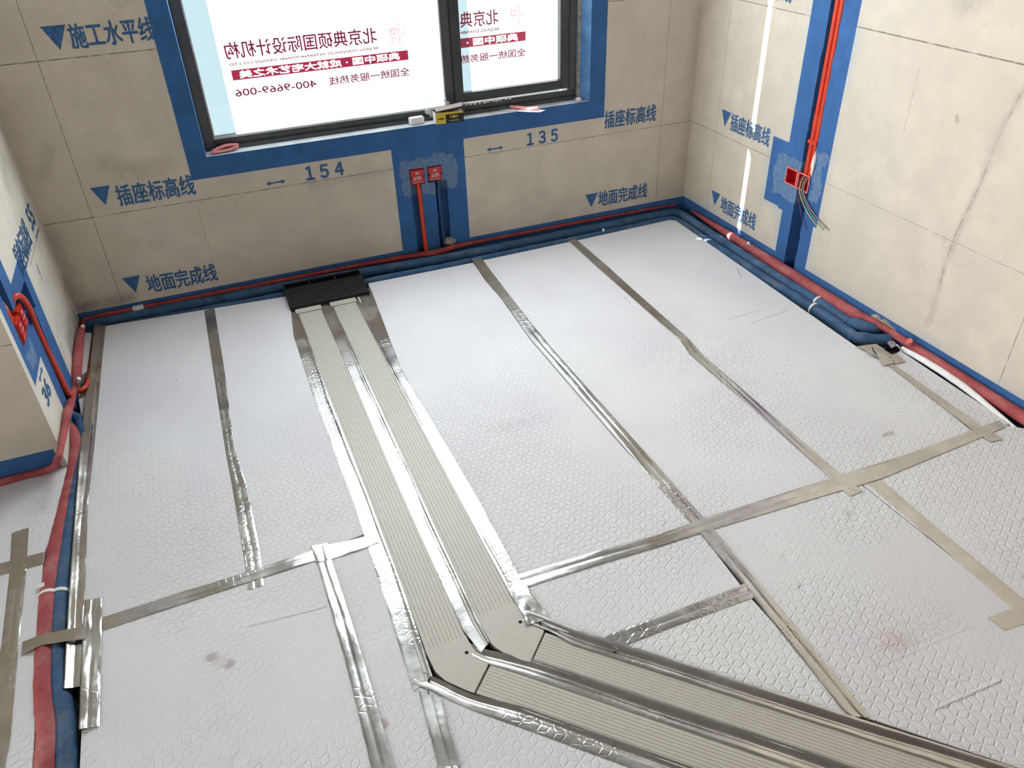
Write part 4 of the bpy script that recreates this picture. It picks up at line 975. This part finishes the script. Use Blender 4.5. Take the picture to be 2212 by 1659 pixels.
f = bm.faces.new(vv); r = bmesh.ops.extrude_face_region(bm, geom=[f]); bmesh.ops.translate(bm, verts=[v for v in r['geom'] if isinstance(v, bmesh.types.BMVert)], vec=(0.004, 0, 0))
me = bpy.data.meshes.new('mortar_patch'); bm.to_mesh(me); bm.free(); me.materials.append(M['mortar'])
o = bpy.data.objects.new('mortar_patch', me); COL.objects.link(o); center_origin(o); tag(o, 'ragged bare mortar patch above the turned blue pipes', 'mortar patch')
rubble('mortar_patch', (-1.335, 0.004, -0.002), 0.028, 0.020, 0.020, 'lump of broken mortar at the foot of the right conduit chase', seed=5)

# ------------------------------------------------------------------ wall chases: conduits, boxes, wires
o1 = tube('orange_conduit', [(-1.464, 0.014, 0.320), (-1.463, 0.008, 0.25), (-1.462, 0.006, 0.12), (-1.460, 0.004, 0.0), (-1.459, -0.004, -0.025)], 0.0105, M['orange'])
tag(o1, 'straight orange conduit below the left socket box of the window wall', 'conduit')
o2 = tube('blue_conduit', [(-1.366, 0.016, 0.315), (-1.367, 0.014, 0.2), (-1.362, 0.014, 0.05), (-1.358, 0.010, -0.03)], 0.0105, M['bluebox'])
tag(o2, 'dark blue conduit below the right socket box of the window wall', 'conduit')

def junction(cx, cz, label, side='b', flange='redbox', w_=0.072, group=None):
    """covered 86-size box on the window wall with a printed red cover"""
    root = empty('junction_box', (cx, 0.0, cz-w_/2)); tag(root, label, 'socket box', group)
    h = w_/2
    MB().box((cx-h, -0.002, cz-h), (cx+h, 0.036, cz+h)).build('box_body', M[flange], root, bevel=0.003)
    MB().box((cx-h+0.003, -0.0055, cz-h+0.003), (cx+h-0.003, -0.002, cz+h-0.003)).build('cover', M['redbox'], root, bevel=0.002)
    for s in (-1, 1):
        o = MB().cyl((cx+s*(h-0.007), -0.0075, cz-0.002), (cx+s*(h-0.007), -0.0050, cz-0.002), 0.0042, 12).build('screw_socket', M['dark'], root)
    U, V, N = (1, 0, 0), (0, 0, 1), (0, -1, 0); y = -0.0062
    text_on('cover_lettering', '典硕', (cx-0.008, y, cz+0.008), U, V, 0.017, 0.015, M['ink'], root, 0.0, N)
    text_on('cover_lettering', '北京典硕国际', (cx-0.019, y, cz-0.006), U, V, 0.038, 0.0068, M['ink'], root, 0.015, N)
    text_on('cover_lettering', '隐蔽工程标准', (cx-0.019, y, cz-0.0150), U, V, 0.038, 0.0068, M['ink'], root, 0.015, N)
    text_on('cover_lettering', '典硕中国·大宅艺术', (cx-0.022, y, cz-0.028), U, V, 0.044, 0.0050, M['ink'], root, 0.0, N)
    return root
GJ = 'socket boxes under the window'
jb1 = junction(-1.4685, 0.3490, 'left red-covered socket box under the window, orange conduit below', group=GJ)
jb2 = junction(-1.3825, 0.3505, 'right red-covered socket box under the window, rimmed in dark blue', flange='bluebox', group=GJ)

def open_box(y0, y1, z0, z1, label, dep=0.044, inner='redbox'):
    root = empty('open_junction_box', (0, (y0+y1)/2, z0)); tag(root, label, 'socket box', 'open socket boxes in the right wall')
    t = 0.0025; e = -0.004
    mb = MB()
    mb.box((dep-0.003, y0, z0), (dep, y1, z1)); mb.box((e, y0, z0), (dep-0.003, y0+t, z1)); mb.box((e, y1-t, z0), (dep-0.003, y1, z1))
    mb.box((e, y0+t, z0), (dep-0.003, y1-t, z0+t)); mb.box((e, y0+t, z1-t), (dep-0.003, y1-t, z1))
    mb.build('box_shell', M[inner], root)
    mb = MB()
    for a, b in (((e-0.001, y0-0.002, z1-t), (e, y1+0.002, z1+0.003)), ((e-0.001, y0-0.002, z0-0.003), (e, y1+0.002, z0+t)), ((e-0.001, y0-0.003, z0), (e, y0+t, z1)), ((e-0.001, y1-t, z0), (e, y1+0.003, z1))): mb.box(a, b)
    mb.build('box_flange', M['redlight'], root)
    for yy in (y1-0.006,): MB().cyl((0.004, yy, (z0+z1)/2), (0.0, yy, (z0+z1)/2), 0.0035, 10).build('screw', M['screw'], root)
    return root
ob1 = open_box(-0.836, -0.767, 0.329, 0.397, 'small open red socket box, left one of the right wall pair')
rubble('mortar_wad', (0.030, -0.822, 0.345), 0.010, 0.014, 0.016, 'brown mortar wad inside the left open red box', seed=8, cat='mortar')
ob2 = open_box(-0.913, -0.845, 0.329, 0.397, 'open red socket box with coloured wires hanging out', dep=0.046)
for y0, x0, lab, dy in ((-0.8750, 0.009, 'left orange conduit in the tall chase of the right wall', 0.0), (-0.9010, 0.009, 'right orange conduit in the tall chase of the right wall', 0.004)):
    c_ = tube('orange_conduit', [(x0-0.004, y0-0.004, 0.400), (x0-0.004, y0-0.004, 0.44), (x0-0.002, y0-0.002, 0.52), (x0, y0, 0.66), (x0, y0, 0.9), (x0, y0+0.002, 1.3), (x0, y0+0.002, 2.3)], 0.0105, M['orange'])
    tag(c_, lab, 'conduit', 'orange conduits in the right wall chase')
    for z in ((0.425, 0.62) if dy == 0 else (0.42, 0.63)):
        MB().cyl((x0, y0-0.004 if z < 0.5 else y0-0.001, z-0.028), (x0, y0-0.004 if z < 0.5 else y0-0.001, z+0.028), 0.0122, 18).build('coupling', M['orange'], c_, smooth=False)
    MB().box((x0-0.015, y0-0.014, 0.530), (x0-0.006, y0+0.012, 0.545)).build('conduit_clip', M['orange'], c_, bevel=0.001)
rubble('filler_foam', (-0.004, -0.919, 0.455), 0.006, 0.008, 0.050, 'white filler squeezed out beside the orange conduits', mat='foam_cut', seed=1, cat='filler')
wm = {k: plain(k+'_wire', c, 0.4) for k, c in dict(purple=(0.14, 0.05, 0.22), yellow=(0.78, 0.62, 0.22), green=(0.10, 0.42, 0.30), crimson=(0.35, 0.03, 0.08), grey=(0.30, 0.30, 0.30)).items()}
for k, ys, ze, ye in (('purple', -0.857, 0.177, -0.955), ('yellow', -0.864, 0.214, -1.012), ('green', -0.877, 0.213, -1.052), ('crimson', -0.884, 0.224, -1.070), ('grey', -0.889, 0.222, -1.084)):
    t = tube('electrical_wire', [(0.020, ys, 0.392), (0.000, ys-0.001, 0.370), (-0.007, ys-0.004, 0.335), (-0.009, ys*0.84+ye*0.16, 0.300), (-0.009, ys*0.48+ye*0.52, ze*0.55+0.300*0.45), (-0.006, ye, ze)], 0.0018, wm[k], seg=8)
    tag(t, k+' electrical wire hanging from the open red box', 'wire', 'coloured wires hanging from the open box')
# pier wall boxes
for i, (y0, y1, lab) in enumerate(((-0.852, -0.784, 'red covered box on the pier wall, nearer the window'), (-0.926, -0.858, 'red covered box on the pier wall, nearer the room'))):
    z0, z1 = (0.368, 0.440) if i == 0 else (0.360, 0.432)
    root = empty('junction_box', (XL, (y0+y1)/2, z0)); tag(root, lab, 'socket box', 'socket boxes on the pier wall')
    MB().box((XL-0.028, y0, z0), (XL+0.004, y1, z1)).build('box_body', M['orange'], root, bevel=0.002)
    MB().box((XL+0.004, y0+0.004, z0+0.004), (XL+0.0065, y1-0.004, z1-0.004)).build('cover', M['redbox'], root, bevel=0.001)
    cy, cz = (y0+y1)/2, (z0+z1)/2
    text_on('cover_lettering', '北京典硕国际', (XL+0.0075, cy-0.020, cz-0.004), (0, 1, 0), (0, 0, 1), 0.038, 0.007, M['ink'], root, 0.01, (1, 0, 0))
    text_on('cover_lettering', '典硕', (XL+0.0075, cy-0.009, cz+0.010), (0, 1, 0), (0, 0, 1), 0.017, 0.014, M['ink'], root, 0.0, (1, 0, 0))
    text_on('cover_lettering', '典硕中国·大宅艺术', (XL+0.0075, cy-0.022, cz-0.022), (0, 1, 0), (0, 0, 1), 0.042, 0.005, M['ink'], root, 0.0, (1, 0, 0))
t = tube('orange_conduit', [(XL-0.022, -0.935, 0.44), (XL-0.004, -0.936, 0.455), (XL-0.010, -0.925, 0.49), (XL-0.03, -0.91, 0.52)], 0.010, M['orange'])
tag(t, 'short orange conduit stub at the upper left of the pier boxes', 'conduit')
rubble('mortar_patch', (XL-0.030, -0.903, 0.475), 0.026, 0.026, 0.032, 'brown mortar plug above the pier wall boxes', seed=13)

# ------------------------------------------------------------------ things on the sill
Z0 = WZ0+0.001
bw = 0.127; bd = 0.055; bh = 0.052
nb = empty('nail_box', (-1.300, 0.0, Z0)); tag(nb, 'small open yellow and black cardboard nail box on the window sill', 'box')
P0 = fl(942, 269, Z0); P1 = fl(1002, 262, Z0)
d = (P1-P0); d.z = 0; wbx = d.length; d.normalize(); nrm = Vector((-d.y, d.x, 0))
def bxp(s, t, z): return P0+d*(s*wbx)+nrm*t+Vector((0, 0, z))
M['card_y'] = plain('yellow_card_print', (0.62, 0.46, 0.06), 0.5); M['card_k'] = plain('black_card_print', (0.015, 0.015, 0.018), 0.45); M['card_g'] = plain('grey_card_inside', (0.42, 0.37, 0.37), 0.8); M['card_w'] = plain('white_card', (0.75, 0.75, 0.75), 0.7)
def panel(name, pts, mat, th=0.0008):
    a, b, c_, e = [Vector(p) for p in pts]; n_ = (b-a).cross(e-a).normalized()*th
    vs = [a, b, c_, e, a+n_, b+n_, c_+n_, e+n_]
    o = mesh_obj(name, vs, [(0, 3, 2, 1), (4, 5, 6, 7), (0, 1, 5, 4), (1, 2, 6, 5), (2, 3, 7, 6), (3, 0, 4, 7)], M[mat]); center_origin(o); child(o, nb); return o
bh = 0.048; dp = 0.052
panel('front_panel', (bxp(0, 0, 0), bxp(0.36, 0, 0), bxp(0.36, 0, bh), bxp(0, 0, bh)), 'card_y')['label'] = 'yellow part of the box front'
panel('front_panel', (bxp(0.36, 0, 0), bxp(1, 0, 0), bxp(1, 0, bh-0.009), bxp(0.36, 0, bh-0.009)), 'card_k')['label'] = 'black part of the box front'
panel('front_panel', (bxp(0.36, 0, bh-0.009), bxp(1, 0, bh-0.009), bxp(1, 0, bh), bxp(0.36, 0, bh)), 'card_y')['label'] = 'yellow rim of the box front'
panel('side_panel', (bxp(0, dp, 0), bxp(0, 0, 0), bxp(0, 0, bh), bxp(0, dp, bh)), 'card_w'); panel('side_panel', (bxp(1, 0, 0), bxp(1, dp, 0), bxp(1, dp, bh), bxp(1, 0, bh)), 'card_k')
panel('back_panel', (bxp(1, dp, 0), bxp(0, dp, 0), bxp(0, dp, bh), bxp(1, dp, bh)), 'card_g')
panel('bottom_panel', (bxp(0, 0, 0.0005), bxp(0, dp, 0.0005), bxp(1, dp, 0.0005), bxp(1, 0, 0.0005)), 'card_g')
panel('flap', (bxp(0.02, 0.003, bh-0.002), bxp(0.38, 0.003, bh-0.006), bxp(0.30, dp-0.004, bh-0.004), bxp(0.02, dp-0.004, bh)), 'card_g')
panel('flap', (bxp(0.62, 0.003, bh-0.006), bxp(0.98, 0.003, bh-0.002), bxp(0.98, dp-0.004, bh), bxp(0.55, dp-0.004, bh-0.004)), 'card_g')
panel('lid', (bxp(0, dp, bh), bxp(1, dp, bh), bxp(1, 0.020, bh+0.030), bxp(0.0, 0.020, bh+0.014)), 'card_k')
panel('lid_tuck', (bxp(0.05, 0.004, bh+0.006), bxp(0.98, 0.004, bh+0.018), bxp(1, 0.021, bh+0.031), bxp(0.0, 0.021, bh+0.015)), 'card_g')
U = tuple(d); N = tuple(-nrm)
M['yel_ink'] = plain('yellow_print', (0.80, 0.62, 0.12), 0.6)
text_on('box_lettering', '千楚钉', bxp(0.50, -0.0012, 0.021), U, (0, 0, 1), wbx*0.30, 0.012, M['yel_ink'], nb, 0.02, N)
text_on('box_lettering', '好牌圈', bxp(0.09, -0.0012, 0.018), U, (0, 0, 1), wbx*0.20, 0.008, M['card_k'], nb, 0.01, N)
text_on('box_lettering', '专业装修连接紧固钉', bxp(0.47, -0.0012, 0.008), U, (0, 0, 1), wbx*0.37, 0.0045, M['ink'], nb, 0.0, N)
q = [fl(890, 270, Z0), fl(918, 266, Z0), fl(918, 254, Z0), fl(882, 259, Z0)]
mb = MB().prism([(-1.462, 0.016), (-1.402, 0.022), (-1.404, 0.052), (-1.470, 0.050)], Z0, Z0+0.030)
o = mb.build('foam_block', M['foam_cut'], bevel=0.003); tag(o, 'small white foam block on the sill, left of the nail box', 'foam block')
# crumpled clear bag behind the box
bm = bmesh.new(); bmesh.ops.create_icosphere(bm, subdivisions=4, radius=1.0)
for v in bm.verts:
    k = 1+0.35*noise.noise(v.co*2.6)+0.2*noise.noise(v.co*6)
    v.co = Vector((v.co.x*0.055*k-1.325, v.co.y*0.0095*k+0.056, (v.co.z*0.045)*k+Z0+0.052))
me = bpy.data.meshes.new('plastic_bag'); bm.to_mesh(me); bm.free(); me.materials.append(M['bag'])
o = bpy.data.objects.new('plastic_bag', me); COL.objects.link(o); center_origin(o); tag(o, 'crumpled clear plastic bag behind the nail box, against the glass', 'bag')
def half_tube(name, P, r, label):
    o = tube(name, P, r, M['pink'], squash=0.75, seg=12); tag(o, label, 'foam tube', 'pink foam tube pieces on the sill'); return o
a = fl(455, 330, Z0); b = fl(518, 319, Z0)
half_tube('foam_tube', [(-2.326, 0.022, Z0+0.008), (-2.295, 0.032, Z0+0.016), (-2.255, 0.040, Z0+0.022), (-2.210, 0.040, Z0+0.018)], [0.007, 0.009, 0.009, 0.007], 'curved pink foam tube piece at the left end of the sill')
half_tube('foam_tube', [(-2.322, 0.018, Z0+0.007), (-2.29, 0.020, Z0+0.007), (-2.25, 0.024, Z0+0.008), (-2.212, 0.034, Z0+0.014)], [0.006, 0.007, 0.007, 0.006], 'second strand of the pink foam at the left end of the sill')
card = MB().prism([tuple(fl(1077, 238, Z0))[:2], tuple(fl(1165, 243, Z0))[:2], tuple(fl(1178, 238, Z0))[:2], tuple(fl(1100, 231, Z0))[:2]], Z0, Z0+0.0015).build('white_card', M['card_w'])
tag(card, 'white card under the pink foam on the right of the sill', 'card')
half_tube('foam_tube', [tuple(fl(1102, 230, Z0+0.012)), tuple(fl(1118, 232, Z0+0.010)), tuple(fl(1145, 234, Z0+0.010)), tuple(fl(1165, 232, Z0+0.014))], [0.008, 0.010, 0.010, 0.008], 'pink foam tube piece lying on the white card')
p = fl(1250, 219, Z0)
rubble('plaster_chip', (p.x, p.y+0.004, Z0+0.009), 0.014, 0.009, 0.009, 'white plaster chip at the right end of the sill', mat='white', seed=21, cat='chip')
# thin dust sheets of the remaining lines: scraps lying on the floor
for px, py, s, lab in ((1918, 938, 0.020, 'faint grey scuffed paper scrap near the right cross tape'),):
    c = fl(px, py); mb = MB().prism([(c.x-s*1.4, c.y-s*.4), (c.x+s*1.2, c.y-s*.2), (c.x+s*1.5, c.y+s*.4), (c.x-s, c.y+s*.3)], ZF, ZF+0.0008)
    o = mb.build('paper_scrap', plain('scuffed_paper', (0.50, 0.48, 0.45), 0.8, nscale=150, amt=0.3)); tag(o, lab, 'scrap')
